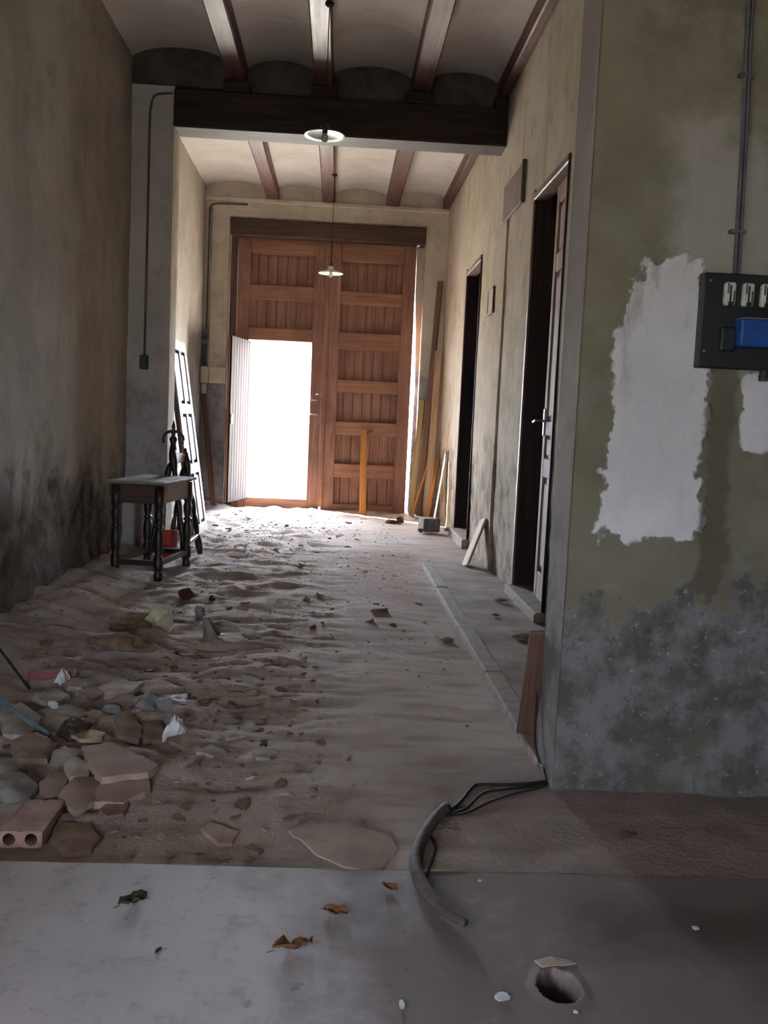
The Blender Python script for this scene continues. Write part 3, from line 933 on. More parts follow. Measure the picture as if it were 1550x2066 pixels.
# ---- doors and boards leaning on the left wall of the far bay
def panel_door(name, base, yaw, lean, w, h, t, mat_f, mat_e, rows, label):
    r = empty(name, base, (0, 0, yaw)); tag(r, label, 'door')
    R_ = Matrix.Rotation(lean, 4, 'Y')
    MB().bbox((-t, 0, 0), (-t * 0.35, w, h), 0.003, R_).build('back_board', mat_e, r)
    sw = 0.10
    for a, b in ((0, sw), (w / 2 - 0.03, w / 2 + 0.03), (w - sw, w)):
        MB().bbox((-t * 0.35, a, 0), (0.004, b, h), 0.004, R_).build('stile', mat_f, r)
    for a in rows:
        MB().bbox((-t * 0.35, sw, a), (0.003, w - sw, a + 0.10), 0.004, R_).build('rail', mat_f, r)
    for i in range(len(rows) - 1):
        for a, b in ((sw + 0.02, w / 2 - 0.05), (w / 2 + 0.05, w - sw - 0.02)):
            MB().bbox((-t * 0.4, a, rows[i] + 0.13), (-t * 0.1, b, rows[i + 1] - 0.03), 0.01, R_).build('panel', mat_f, r)
    return r


panel_door('leaning_panel_door', (-1.36, 9.22, gz(-1.36, 9.22)), math.radians(-1), -math.atan(0.28 / 1.9), 0.75, 1.95, 0.05, MAT['white_paint'], MAT['brownboard'], (0.0, 0.62, 1.22, 1.85), 'tall dusty white panelled door leaning against the left wall')
beam_between((-1.54, 9.75, gz(-1.54, 9.75)), (-1.80, 9.85, 2.02), 0.62, 0.05, MAT['brownboard'], 'leaning_board', (0, 1, 0))
tag(bpy.data.objects['leaning_board'], 'wide brown board leaning behind the white panelled door', 'board')
o = beam_between((-1.58, 12.22, gz(-1.58, 12.22)), (-1.80, 12.60, 1.50), 0.07, 0.02, MAT['brownboard'], 'leaning_lath', (1, 0.4, 0))
tag(o, 'narrow brown lath leaning in the left corner under the beige box', 'lath')

# ---- timber in the right corner beside the street door
tim = [
    ('leaning_board', (1.10, 12.36), (1.26, 12.63, 3.12), 0.075, 0.03, 'brownboard', 'tallest dark brown board leaning in the right corner'),
    ('leaning_board', (1.20, 12.20), (1.272, 12.46, 2.20), 0.10, 0.025, 'board', 'wide grey-brown board of middle height in the right corner'),
    ('leaning_board', (1.01, 12.42), (1.10, 12.66, 1.55), 0.08, 0.025, 'yellow', 'yellowish board against the right door jamb'),
    ('leaning_batten', (1.00, 12.22), (1.29, 12.50, 1.05), 0.028, 0.02, 'orange', 'thin orange batten slanting across the right corner boards'),
    ('leaning_batten', (1.20, 12.12), (1.31, 12.30, 0.80), 0.05, 0.02, 'orange', 'short orange batten behind the grey block corner'),
    ('leaning_lath', (1.215, 11.52), (1.318, 11.44, 0.92), 0.14, 0.016, 'white_paint', 'bright pale lath leaning on the right wall in a streak of sunlight'),
]
for n_, b_, t_, w_, th_, m_, l_ in tim:
    o = beam_between((b_[0], b_[1], gz(*b_) - 0.005), t_, w_, th_, MAT[m_], n_, (0.85, -0.5, 0) if 'lath' not in n_ else (0, 1, 0))
    tag(o, l_, 'board' if 'board' in n_ else 'batten')
# prop against the right leaf
pr = empty('door_prop', (0.36, 12.36, gz(0.36, 12.36))); tag(pr, 'upright orange batten propping the right leaf of the street door', 'prop')
o = beam_between((0, 0, 0), (-0.025, 0.40, 1.11), 0.085, 0.03, MAT['orange'], 'batten', (1, 0, 0), pr)
o = beam_between((-0.02, 0.37, 1.03), (0.10, 0.415, 1.11), 0.03, 0.025, MAT['brownboard'], 'cleat', (0, 1, 0), pr)

# ---- wiring on the end wall
cw = empty('wall_conduit', (-1.80, 12.66, 1.9)); tag(cw, 'grey conduit with junction boxes down the left corner of the end wall', 'conduit')
Lw = Vector((-1.80, 12.66, 1.9))
MB().tube([Vector(q) - Lw for q in smooth_path([(-1.30, 12.655, 3.97), (-1.70, 12.655, 3.96), (-1.775, 12.655, 3.90), (-1.785, 12.655, 3.75), (-1.79, 12.655, 2.32)], 6)], 0.011).build('tube', MAT['conduit'], cw, True)
MB().tube([Vector(q) - Lw for q in [(-1.755, 12.655, 3.9), (-1.76, 12.655, 2.32), (-1.765, 12.655, 1.85)]], 0.008).build('tube', MAT['white_paint'], cw, True)
MB().bbox((-0.06, -0.05, 0.31), (0.045, 0.02, 0.43), 0.006).build('junction_box', MAT['conduit'], cw)
MB().bbox((-0.035, -0.05, -0.03), (0.02, 0.01, 0.25), 0.006).build('riser_box', MAT['conduit'], cw)
MB().bbox((-0.03, -0.05, -0.40), (0.03, 0.01, -0.26), 0.006).build('riser_box', MAT['enamel_w'], cw)
bb = MB().bbox((-0.16, -0.07, -0.105), (0.15, 0.06, 0.105), 0.006).build('cover', MAT['beige'], None)
bbr = empty('beige_box', (-1.675, 12.60, 1.745)); tag(bbr, 'beige horizontal box fixed left of the street door', 'box')
bb.parent = bbr
MB().bbox((-0.055, -0.074, -0.107), (-0.048, 0.058, 0.107), 0.001).build('seam', MAT['brownboard'], bbr)

# ---- switch and conduit on the pier
sw = empty('pier_switch', (-1.695, YB - 0.03, 1.66)); tag(sw, 'dark switch box with conduit running up the left pier', 'switch')
MB().bbox((-0.035, -0.02, -0.06), (0.035, 0.024, 0.06), 0.006).build('switch_box', MAT['black'], sw)
MB().lathe([(0.02, 0.0), (0.018, 0.018), (0.008, 0.02)], 12, Matrix.Translation((0, -0.02, -0.01)) @ Matrix.Rotation(math.pi / 2, 4, 'X')).build('knob', MAT['conduit'], sw, True)
MB().tube(smooth_path([(0.0, 0.01, 0.05), (0.004, 0.01, 1.0), (0.006, 0.01, 1.95), (0.012, 0.01, 2.12), (0.05, 0.01, 2.22), (0.19, 0.01, 2.245)], 6), 0.010).build('conduit', MAT['conduit'], sw, True)

# ---- pendant lamps
def pendant(loc, r, ztop, mat, label, under):
    L_ = empty('pendant_lamp', loc); tag(L_, label, 'lamp')
    MB().lathe([(0.018, 0.07), (0.03, 0.055), (0.035, 0.03), (r * 0.45, 0.018), (r * 0.85, 0.0), (r, -0.012), (r * 0.985, -0.018), (r * 0.8, -0.008), (r * 0.42, 0.006), (0.02, 0.012)], 36, cap=False).build('shade', mat, L_, True)
    MB().lathe([(0.017, -0.002), (0.02, 0.02), (0.016, 0.09), (0.006, 0.11)], 14).build('socket', under, L_, True)
    MB().lathe([(0.012, 0.0), (0.024, -0.022), (0.026, -0.036), (0.014, -0.058), (0.002, -0.062)], 14).build('bulb', MAT['ceramic'], L_, True)
    MB().tube([(0, 0, 0.10), (0, 0, ztop - loc[2])], 0.004, 6).build('cord', MAT['cable'], L_)
    MB().lathe([(0.03, ztop - loc[2]), (0.03, ztop - loc[2] - 0.015), (0.01, ztop - loc[2] - 0.03)], 12).build('ceiling_rose', MAT['cable'], L_)
    return L_


pendant((-0.177, 6.7, 3.195), 0.145, ZJ, MAT['enamel'], 'nearer dish-shaped pendant lamp hanging before the dark cross beam', MAT['black'])
pendant((-0.165, 11.2, 2.945), 0.145, ZJ, MAT['enamel_w'], 'farther pale dish pendant lamp hanging before the street door', MAT['black'])

# ---- fittings on the right wall
cov = empty('wall_cover', (XR - 0.012, 7.72, 3.11)); tag(cov, 'reddish wooden cover board high on the right wall', 'panel')
MB().bbox((-0.012, -0.42, -0.15), (0.012, 0.42, 0.15), 0.004).build('board', MAT['brownboard'], cov)
MB().bbox((-0.02, -0.43, -0.16), (0.012, -0.40, 0.16), 0.004).build('batten', MAT['lintel'], cov)
sb = empty('wall_niche_box', (XR - 0.01, 8.52, 2.36)); tag(sb, 'small shallow framed box on the right wall between the doorways', 'box')
MB().bbox((-0.02, -0.15, -0.11), (0.012, 0.15, 0.11), 0.004).build('body', MAT['end'], sb)
for a, b in (((-0.026, -0.155, 0.095), (0.0, 0.155, 0.115)), ((-0.026, -0.155, -0.115), (0.0, 0.155, -0.095)), ((-0.026, -0.155, -0.115), (0.0, -0.135, 0.115)), ((-0.026, 0.135, -0.115), (0.0, 0.155, 0.115))):
    MB().bbox(a, b, 0.003).build('frame_strip', MAT['frame'], sb)

# ---- fuse board on the near wall
fb = empty('fuse_board', (1.295, YN, 1.625)); tag(fb, 'black fuse board with three white fuses and a blue box on the near wall', 'fuse board')
MB().bbox((-0.128, -0.045, -0.153), (0.135, 0.02, 0.153), 0.004).build('backboard', MAT['black'], fb)
for i in range(3):
    cx = -0.047 + i * 0.0605
    fu = MB().bbox((cx - 0.018, -0.068, 0.048), (cx + 0.018, -0.044, 0.122), 0.005).build('fuse', MAT['ceramic'], fb)
    MB().bbox((cx - 0.004, -0.0705, 0.056), (cx + 0.002, -0.066, 0.112), 0.001).build('slot', MAT['black'], fu)
    MB().bbox((cx - 0.012, -0.073, 0.085), (cx - 0.008, -0.066, 0.118), 0.001).build('slot', MAT['conduit'], fu)
    MB().bbox((cx + 0.008, -0.073, 0.050), (cx + 0.012, -0.066, 0.095), 0.001).build('slot', MAT['conduit'], fu)
    MB().bbox((cx - 0.007, -0.0715, 0.046), (cx + 0.007, -0.066, 0.060), 0.001).build('notch', MAT['black'], fu)
bx_ = MB().bbox((-0.018, -0.105, -0.083), (0.092, -0.044, 0.006), 0.006).build('blue_box', MAT['blue'], fb)
MB().bbox((-0.017, -0.104, 0.0045), (0.091, -0.046, 0.0085), 0.001).build('dusty_top', MAT['bluetop'], bx_)
MB().tube(smooth_path([(0.028, -0.107, -0.035), (0.033, -0.110, -0.028), (0.042, -0.110, -0.028), (0.046, -0.107, -0.035)], 3), 0.0025, 6).build('seal_wire', MAT['steel'], bx_)
MB().bbox((-0.065, -0.062, -0.10), (-0.016, -0.044, -0.02), 0.006).build('side_box', MAT['black'], fb)
for (a, b) in ((-0.108, 0.128), (-0.112, -0.10), (0.115, 0.128)):
    MB().lathe([(0.005, 0), (0.005, 0.004), (0.002, 0.006)], 8, Matrix.Translation((a, -0.045, b)) @ Matrix.Rotation(math.pi / 2, 4, 'X')).build('screw', MAT['steel'], fb)
MB().tube(smooth_path([(0.105, -0.05, -0.035), (0.108, -0.06, -0.06), (0.112, -0.055, -0.11), (0.112, -0.05, -0.14)], 4), 0.004, 6).build('wire', MAT['enamel'], fb)
MB().lathe([(0.014, -0.012), (0.016, 0.0), (0.012, 0.03)], 12, Matrix.Translation((0.100, -0.03, -0.176))).build('cable_gland', MAT['black'], fb)
cd = empty('fuse_conduit', (1.27, YN - 0.02, 1.78)); tag(cd, 'twin grey conduit rising from the fuse board up the near wall', 'conduit')
MB().tube([(0.005, 0, 0), (-0.004, 0, 0.4), (-0.02, 0, 0.87), (-0.035, 0, 2.2)], 0.007, 8).build('tube', MAT['conduit'], cd, True)
MB().tube([(0.019, 0.002, 0), (0.010, 0.002, 0.4), (-0.006, 0.002, 0.87), (-0.021, 0.002, 2.2)], 0.006, 8).build('tube', MAT['conduit'], cd, True)
for zc in (0.13, 0.62, 1.1):
    MB().bbox((-0.022 - zc * 0.02, -0.010, zc), (0.032 - zc * 0.02, 0.012, zc + 0.012), 0.002).build('clip', MAT['conduit'], cd)

# ---- boards by the right wall and the jamb
o = beam_between((1.15, 8.12, 0.02), (1.305, 8.20, 0.43), 0.24, 0.02, MAT['board'], 'leaning_board', (0, 1, 0))
tag(o, 'short pale board leaning on the right wall between the two doorways', 'board')
o = beam_between((0.800, 3.66, 0.026), (0.775, 3.40, 0.50), 0.075, 0.018, MAT['frame'], 'leaning_board', (1, 0, 0))
tag(o, 'narrow brown board leaning on the back of the near wall corner', 'board')

# ---- hose and cables by the corner
hs = empty('cable_hose', (0.3, 2.5, 0.0)); tag(hs, 'dusty hose with black cables curling over the floor from the near wall corner', 'hose')
Lh = Vector((0.3, 2.5, 0))
hp = [(fl(px_, py_).x, fl(px_, py_).y) for px_, py_ in ((938, 1878), (900, 1855), (862, 1815), (838, 1765), (846, 1715), (872, 1670), (900, 1640))]
hpath = smooth_path([Vector((a, b, gz(a, b) + 0.017)) - Lh for a, b in hp], 6)
MB().tube(hpath, 0.017, 10, [0.011 + 0.007 * min(1, i / 14) for i in range(len(hpath))]).build('hose', MAT['hose'], hs, True)
def cab(pts, r, nm='cable'):
    q = [Vector((fl(a, b).x, fl(a, b).y, 0)) for a, b in pts]
    for v_ in q: v_.z = gz(v_.x, v_.y) + r * 0.8
    MB().tube(smooth_path([v_ - Lh for v_ in q], 6), r, 6).build(nm, MAT['cable'], hs, True)
cab(((895, 1645), (925, 1625), (950, 1597), (965, 1588), (1010, 1588), (1060, 1586), (1108, 1582)), 0.006)
cab(((900, 1648), (940, 1632), (975, 1605), (1020, 1596), (1070, 1590), (1108, 1584)), 0.005)
cab(((893, 1650), (940, 1642), (985, 1622), (1040, 1604), (1090, 1592), (1112, 1586)), 0.0045)
cab(((870, 1690), (878, 1720), (862, 1770), (858, 1800)), 0.004)
upc = [(0.772, 3.14, 0.03), (0.768, 3.18, 0.06), (0.772, 3.25, 0.05), (0.768, 3.33, 0.09), (0.772, 3.37, 0.16), (0.774, 3.39, 0.26)]
MB().tube(smooth_path([Vector(q) - Lh for q in upc], 6), 0.004, 6).build('cable', MAT['cable'], hs, True)


# ------------------------------------------------------------------ rubble
def plate_px(name, pts, thick, mat, label, cat, lift=0.0, tilt=(0, 0), warp=0.004, group=None):
    """a flat broken piece whose outline is read on the ground plane"""
    w = [fl(a, b, lift) for a, b in pts]
    cx = sum(q.x for q in w) / len(w); cy = sum(q.y for q in w) / len(w)
    out = []
    n = len(w)
    for i in range(n):
        a, b = w[i], w[(i + 1) % n]
        L_ = (b - a).length
        k_ = max(1, int(L_ / 0.03))
        for j in range(k_):
            q = a.lerp(b, j / k_)
            if j: q = q + Vector((random.uniform(-1, 1), random.uniform(-1, 1), 0)) * min(0.006, L_ * 0.05)
            out.append(Vector((q.x - cx, q.y - cy, 0)))
    n = len(out)
    R = max(q.length for q in out)
    def zz(q): return warp * math.cos(q.x / R * 2.2 + 1) + warp * math.sin(q.y / R * 2.0)
    inner = [q * 0.97 for q in out]
    vs = [Vector((q.x, q.y, zz(q))) for q in out] + [Vector((q.x, q.y, thick + zz(q))) for q in inner] + [Vector((0, 0, warp)), Vector((0, 0, thick + warp))]
    fs = [(i, (i + 1) % n, n + (i + 1) % n, n + i) for i in range(n)]
    fs += [((i + 1) % n, i, 2 * n) for i in range(n)] + [(n + i, n + (i + 1) % n, 2 * n + 1) for i in range(n)]
    o = MB().add(vs, fs).build(name, mat)
    o.location = (cx, cy, lift)
    o.rotation_euler = (tilt[0], tilt[1], 0)
    settle(o, 0.004)
    tag(o, label, cat, group)
    return o


def chunk_mesh(seed, sx_, sy_, sz_, rough=0.35, sub=2, angular=True):
    bm = bmesh.new()
    bmesh.ops.create_icosphere(bm, subdivisions=sub, radius=1.0)
    rs = np.random.RandomState(seed)
    off = rs.rand(3) * 40
    planes = []
    for _ in range(7):
        d = Vector(rs.randn(3)).normalized(); planes.append((d, rs.uniform(0.55, 0.85)))
    for v in bm.verts:
        c_ = v.co.copy()
        if angular:
            for d, h_ in planes:
                k_ = c_.dot(d)
                if k_ > h_: c_ -= d * (k_ - h_)
        nz = float(vnoise(np.array([c_.x * 1.7 + off[0]]), np.array([c_.y * 1.7 + off[1]]), c_.z * 1.7 + off[2])[0])
        c_ = c_ * (1 + rough * nz)
        v.co = Vector((c_.x * sx_, c_.y * sy_, c_.z * sz_))
    mb = MB()
    bm.verts.index_update()
    mb.add([v.co.copy() for v in bm.verts], [[v.index for v in f.verts] for f in bm.faces])
    bm.free()
    return mb


def chunk(name, px_, py_, s, mat, label, cat, seed, smooth=False, rz=0.0, rough=0.3, sub=2, at=None):
    q = at or fl(px_, py_)
    o = chunk_mesh(seed, s[0], s[1], s[2], rough, sub).build(name, mat, None, smooth)
    o.location = (q[0], q[1], 0.05)
    o.rotation_euler = (0, 0, rz)
    settle(o, min(0.006, s[2] * 0.15))
    tag(o, label, cat)
    return o


def crumple(name, px_, py_, sx_, sy_, h_, mat, label, cat, seed, tent=1.0, at=None, rz=0.0):
    """a crumpled sheet: ridged folds, real thickness"""
    q = at or fl(px_, py_)
    n = 15
    U, V = np.meshgrid(np.linspace(-1, 1, n), np.linspace(-1, 1, n), indexing='ij')
    r_ = np.maximum(np.abs(U), np.abs(V))
    Z = h_ * tent * (1 - r_) ** 0.8 * 0.8 + h_ * 0.55 * (1 - np.abs(fbm(U * 1.7 + seed, V * 1.7, seed, 3))) * 0.6
    Xc = sx_ * (U + 0.28 * fbm(U * 1.3, V * 1.3, seed + 3, 2))
    Yc = sy_ * (V + 0.28 * fbm(U * 1.3, V * 1.3, seed + 7, 2))
    P = np.stack([Xc, Yc, Z], -1)
    o = MB().grid(P).build(name, mat)
    md = o.modifiers.new('thickness', 'SOLIDIFY'); md.thickness = 0.0015
    o.location = (q[0], q[1], 0.02); o.rotation_euler = (0, 0, rz)
    settle(o, 0.002)
    tag(o, label, cat)
    return o


# hollow brick with two round holes
def hollow_brick(w, h, L, n=16):
    mb = MB()
    cells = 2
    cw_ = w / cells
    for c_ in range(cells):
        cx = -w / 2 + cw_ * (c_ + 0.5)
        rr_ = min(cw_, h) * 0.36
        ringo, ringi = [], []
        for k in range(n):
            a = 2 * math.pi * (k + 0.5) / n
            d = Vector((math.cos(a), math.sin(a)))
            s_ = min((cw_ / 2) / max(1e-6, abs(d.x)), (h / 2) / max(1e-6, abs(d.y)))
            ringo.append((cx + d.x * s_, h / 2 + d.y * s_)); ringi.append((cx + d.x * rr_, h / 2 + d.y * rr_))
        vs = []
        for yv in (0.0, L):
            vs += [(a, yv, b) for a, b in ringo] + [(a, yv, b) for a, b in ringi]
        fs = []
        for k in range(n):
            k2 = (k + 1) % n
            fs.append((k, k2, n + k2, n + k))
            fs.append((2 * n + k2, 2 * n + k, 3 * n + k, 3 * n + k2))
            fs.append((n + k, n + k2, 3 * n + k2, 3 * n + k))
            fs.append((k2, k, 2 * n + k, 2 * n + k2))
        mb.add(vs, fs)
    return mb


b0 = fl(48, 1690)
hbk = hollow_brick(0.125, 0.05, 0.26).build('hollow_brick', MAT['terracotta'])
hbk.location = (b0.x - 0.005, b0.y - 0.02, 0.05); hbk.rotation_euler = (math.radians(-3), 0, math.radians(2))
settle(hbk, 0.004)
tag(hbk, 'flat hollow terracotta brick with two round holes facing the camera', 'brick')
# dusty mortar bed on the brick's back
plates = [
    ('plaster_fragment', ((163, 1500), (228, 1494), (322, 1540), (300, 1556), (205, 1566), (180, 1535)), 0.022, 'dustytile', 'largest pale brown plaster slab on the left rubble heap', 0.05),
    ('plaster_fragment', ((188, 1612), (203, 1568), (300, 1566), (305, 1588), (250, 1613)), 0.022, 'dustytile', 'brown plaster slab lying just in front of the largest slab', 0.02),
    ('plaster_fragment', ((118, 1600), (150, 1560), (205, 1565), (195, 1610), (150, 1635)), 0.018, 'dustytile', 'brown plaster slab behind the hollow brick', 0.02),
    ('broken_tile', ((103, 1668), (118, 1636), (186, 1640), (205, 1665), (185, 1690), (130, 1698)), 0.014, 'flake2', 'curved broken tile right of the hollow brick', 0.02),
    ('plaster_fragment', ((128, 1545), (150, 1532), (180, 1540), (180, 1560), (140, 1566)), 0.018, 'flake', 'small pale plaster slab left of the largest slab', 0.02),
    ('broken_tile', ((405, 1665), (425, 1655), (485, 1664), (470, 1684), (440, 1690)), 0.012, 'dustytile', 'lone brown tile piece on the dirt right of the heap', 0.0),
    ('plaster_fragment', ((230, 1452), (262, 1446), (288, 1470), (280, 1492), (235, 1488)), 0.02, 'flake2', 'upright looking brown slab behind the largest slab', 0.03),
    ('plaster_fragment', ((278, 1465), (325, 1462), (332, 1488), (290, 1492)), 0.02, 'flake2', 'reddish slab beside the crumpled white bag', 0.02),
    ('plaster_fragment', ((185, 1395), (240, 1377), (290, 1380), (270, 1398), (215, 1408)), 0.02, 'flake', 'pale curved plaster slab in the middle of the heap', 0.03),
    ('plaster_fragment', ((508, 1535), (530, 1520), (558, 1530), (545, 1542), (515, 1545)), 0.012, 'flake', 'grey plaster piece alone right of the heap', 0.0),
    ('plaster_fragment', ((0, 1460), (40, 1440), (85, 1465), (60, 1500), (5, 1500)), 0.02, 'flake', 'plaster slab under the grey pipe end', 0.0),
    ('broken_tile', ((0, 1655), (22, 1632), (32, 1640), (10, 1668), (0, 1672)), 0.02, 'mortar', 'dark grey broken tile left of the hollow brick', 0.02),
    ('plaster_fragment', ((0, 1722), (25, 1708), (45, 1714), (20, 1730), (0, 1734)), 0.008, 'white_paint', 'white plaster sliver at the slab edge below the hollow brick', 0.0),
    ('plaster_fragment', ((215, 1425), (260, 1412), (285, 1425), (260, 1436)), 0.014, 'flake2', 'brown slab behind the grey mortar lumps', 0.02),
    ('plaster_fragment', ((395, 1535), (425, 1520), (455, 1528), (430, 1540)), 0.012, 'flake', 'pale plaster piece beyond the lone brown tile', 0.0),
    ('plaster_fragment', ((20, 1508), (75, 1490), (118, 1508), (96, 1535), (35, 1538)), 0.02, 'flake2', 'brown slab just below the grey pipe', 0.02),
    ('plaster_fragment', ((78, 1572), (108, 1546), (142, 1556), (122, 1592), (90, 1600)), 0.018, 'dustytile', 'brown slab between the rounded mortar lump and the small pale slab', 0.02),
    ('plaster_fragment', ((200, 1634), (222, 1620), (262, 1618), (250, 1640), (215, 1648)), 0.012, 'flake2', 'thin slab standing proud in front of the two big slabs', 0.0),
    ('plaster_fragment', ((335, 1506), (392, 1498), (425, 1514), (372, 1526)), 0.014, 'flake2', 'brown slab in front of the white bag', 0.0),
    ('plaster_fragment', ((440, 1492), (478, 1481), (494, 1494), (456, 1503)), 0.012, 'flake', 'pale slab farthest right of the white bag', 0.0),
    ('plaster_fragment', ((62, 1424), (108, 1406), (142, 1420), (104, 1440)), 0.016, 'flake', 'pale slab below the white paper scrap by the red strip', 0.0),
    ('plaster_fragment', ((155, 1420), (190, 1407), (212, 1418), (182, 1432)), 0.016, 'flake2', 'small brown slab between the paper scrap and the pale curved slab', 0.0),
    ('plaster_fragment', ((282, 1398), (330, 1386), (372, 1398), (322, 1410)), 0.016, 'flake', 'pale slab behind the torn white paper scrap', 0.0),
    ('plaster_fragment', ((430, 1290), (470, 1302), (500, 1296), (480, 1284)), 0.012, 'flake', 'thin pale slab at the foot of the broken basin', 0.0),
    ('plaster_fragment', ((140, 1478), (160, 1466), (215, 1472), (205, 1486), (160, 1488)), 0.012, 'board', 'long cream splinter slab above the largest slab', 0.05),
]
for n_, pts_, th_, m_, l_, lift_ in plates:
    plate_px(n_, pts_, th_, MAT[m_], l_, 'tile' if 'tile' in n_ else 'fragment', lift_, (random.uniform(-0.06, 0.06), random.uniform(-0.06, 0.06)))
plate_px('kraft_sheet', ((580, 1690), (620, 1684), (700, 1678), (790, 1690), (806, 1712), (770, 1748), (735, 1757), (690, 1752), (640, 1735)), 0.003, MAT['kraft'], 'thin dusty brown sheet lying over the slab edge left of the hose', 'sheet', 0.0, (0, 0), 0.012)

# pipe, rod, red strip
pa_, pb_ = fl(97, 1484, 0.03), aty(-60, 1368, 4.05)
pb_ = pa_ + (pb_ - pa_) * ((XL + 0.02 - pa_.x) / (pb_.x - pa_.x))   # far end rests on the left wall
o = MB().tube([Vector((0, 0, 0)), (pb_ - pa_) * 0.5, (pb_ - pa_)], 0.0125, 10)
pipe = o.build('grey_pipe', MAT['pipe'], None, True, pa_); tag(pipe, 'grey-blue pipe sticking out of the left rubble heap', 'pipe')
ra = fl(61, 1392, 0.01); rb = Vector((XL + 0.02, 4.35, 0.52))
o = MB().tube([Vector((0, 0, 0)), rb - ra], 0.006, 8).build('iron_rod', MAT['cable'], None, True, ra); tag(o, 'thin dark iron rod leaning on the left wall', 'rod')
q = fl(100, 1388)
o = MB().bbox((-0.10, -0.03, 0), (0.10, 0.03, 0.034), 0.004).build('red_strip', MAT['redbox'], None, False, (q.x, q.y + 0.05, 0.02)); o.rotation_euler = (0, 0, 0.25)
settle(o); tag(o, 'faded red strip half buried at the left of the heap', 'strip')

crumple('white_bag', 355, 1492, 0.045, 0.05, 0.085, MAT['paper'], 'crumpled white bag peaking up in the rubble', 'bag', 3.3, 1.4)
crumple('paper_scrap', 345, 1417, 0.055, 0.07, 0.025, MAT['paper'], 'torn white paper scrap behind the white bag', 'paper', 8.1, 0.3)
crumple('paper_scrap', 125, 1392, 0.025, 0.05, 0.06, MAT['paper'], 'white paper scrap beside the faded red strip', 'paper', 5.6, 1.2)
crumple('paper_scrap', 150, 1402, 0.03, 0.03, 0.015, MAT['paper'], 'small white paper scrap right of the red strip', 'paper', 4.2, 0.4)
crumple('paper_sheet', 522, 1043, 0.14, 0.28, 0.03, MAT['paper'], 'pale sheet on the floor before the street door', 'paper', 6.2, 0.2)
chunk('cream_lump', 318, 1290, (0.085, 0.06, 0.085), MAT['cream'], 'cream coloured lump on the earth mound', 'lump', 5, False, 0.3, 0.3, 3)
chunk('brick_fragment', 375, 1211, (0.055, 0.045, 0.045), MAT['brickred'], 'red brick fragment right of the side table', 'brick', 9, False, 0.2, 0.12, 2)
chunk('stone', 405, 1250, (0.04, 0.04, 0.042), MAT['mortar'], 'round dark stone left of the broken basin', 'stone', 12)
chunk('brick_fragment', 428, 1211, (0.026, 0.026, 0.022), MAT['brickred'], 'small brick fragment right of the larger one', 'brick', 14)
chunk('mortar_lump', 296, 1448, (0.055, 0.05, 0.04), MAT['mortar'], 'grey mortar lump left of the white bag', 'lump', 21)
chunk('mortar_lump', 328, 1450, (0.035, 0.03, 0.035), MAT['mortar'], 'grey mortar lump right behind the white bag', 'lump', 23)
chunk('mortar_lump', 222, 1450, (0.04, 0.03, 0.022), MAT['mortar'], 'flat dark mortar lump behind the largest slab', 'lump', 25)
chunk('soil_clump', 148, 1496, (0.06, 0.05, 0.04), MAT['darkleaf'], 'dark clump of debris at the tip of the grey pipe', 'clump', 31, False, 0.4, 0.6, 3)
chunk('mortar_lump', 25, 1600, (0.085, 0.09, 0.05), MAT['stone'], 'large rounded mortar lump behind the hollow brick', 'lump', 33, True, 0.2, 0.15, 3)
chunk('stone', 108, 1445, (0.022, 0.02, 0.02), MAT['paper'], 'small white stone in the heap', 'stone', 35)
chunk('soil_clump', 255, 1300, (0.13, 0.06, 0.055), MAT['soil'], 'dark brown earth clod beside the cream lump', 'clod', 37, False, 0.1, 0.4, 3)
chunk('soil_clump', 245, 1335, (0.17, 0.06, 0.05), MAT['soil'], 'long dark earth clod in front of the cream lump', 'clod', 39, False, -0.1, 0.4, 3)
chunk('brick_fragment', 632, 1270, (0.022, 0.02, 0.014), MAT['brickred'], 'tiny brick fragment alone on the middle of the floor', 'brick', 41)
chunk('stone', 768, 1235, (0.07, 0.04, 0.022), MAT['soil'], 'dark earth lump in the middle of the passage', 'lump', 43, False, 0.5, 0.4, 3)
# broken basin: a thick curved wedge with a pale glaze
bs_ = empty('broken_basin', (fl(455, 1290).x, fl(455, 1290).y, 0)); bs_.location.z = gz(bs_.location.x, bs_.location.y) - 0.01
tag(bs_, 'broken piece of a thick basin with pale glaze on the dirt', 'basin')
mb = MB(); mg = MB()
na = 18
for k in range(na):
    q0, q1 = 95 + 175 * k / na, 95 + 175 * (k + 1) / na
    a0, a1 = math.radians(q0), math.radians(q1)
    hh = lambda q_: 0.035 + 0.115 * max(0.0, math.cos(math.radians(q_ - 165) * 1.05)) ** 1.5
    h0, h1 = hh(q0), hh(q1)
    ro, ri = 0.13, 0.10
    P_ = lambda r_, a, z_: (r_ * math.cos(a), r_ * math.sin(a), z_)
    mb.add([P_(ro * 0.9, a0, 0), P_(ro * 0.9, a1, 0), P_(ro, a1, h1), P_(ro, a0, h0), P_(ri * 0.8, a0, 0), P_(ri * 0.8, a1, 0), P_(ri * 0.98, a1, h1), P_(ri * 0.98, a0, h0)],
           [(0, 1, 2, 3), (5, 4, 7, 6), (3, 2, 6, 7), (1, 0, 4, 5)] + ([(0, 3, 7, 4)] if k == 0 else []) + ([(1, 5, 6, 2)] if k == na - 1 else []))
    mg.add([P_(ri * 0.79, a0, 0.018), P_(ri * 0.79, a1, 0.018), P_(ri * 0.96, a1, h1 * 0.95), P_(ri * 0.96, a0, h0 * 0.95)], [(0, 1, 2, 3)])
bo = mb.build('body', MAT['mortar'], bs_)
go = mg.build('glaze', MAT['mortar'], bs_)
md = go.modifiers.new('thickness', 'SOLIDIFY'); md.thickness = 0.002
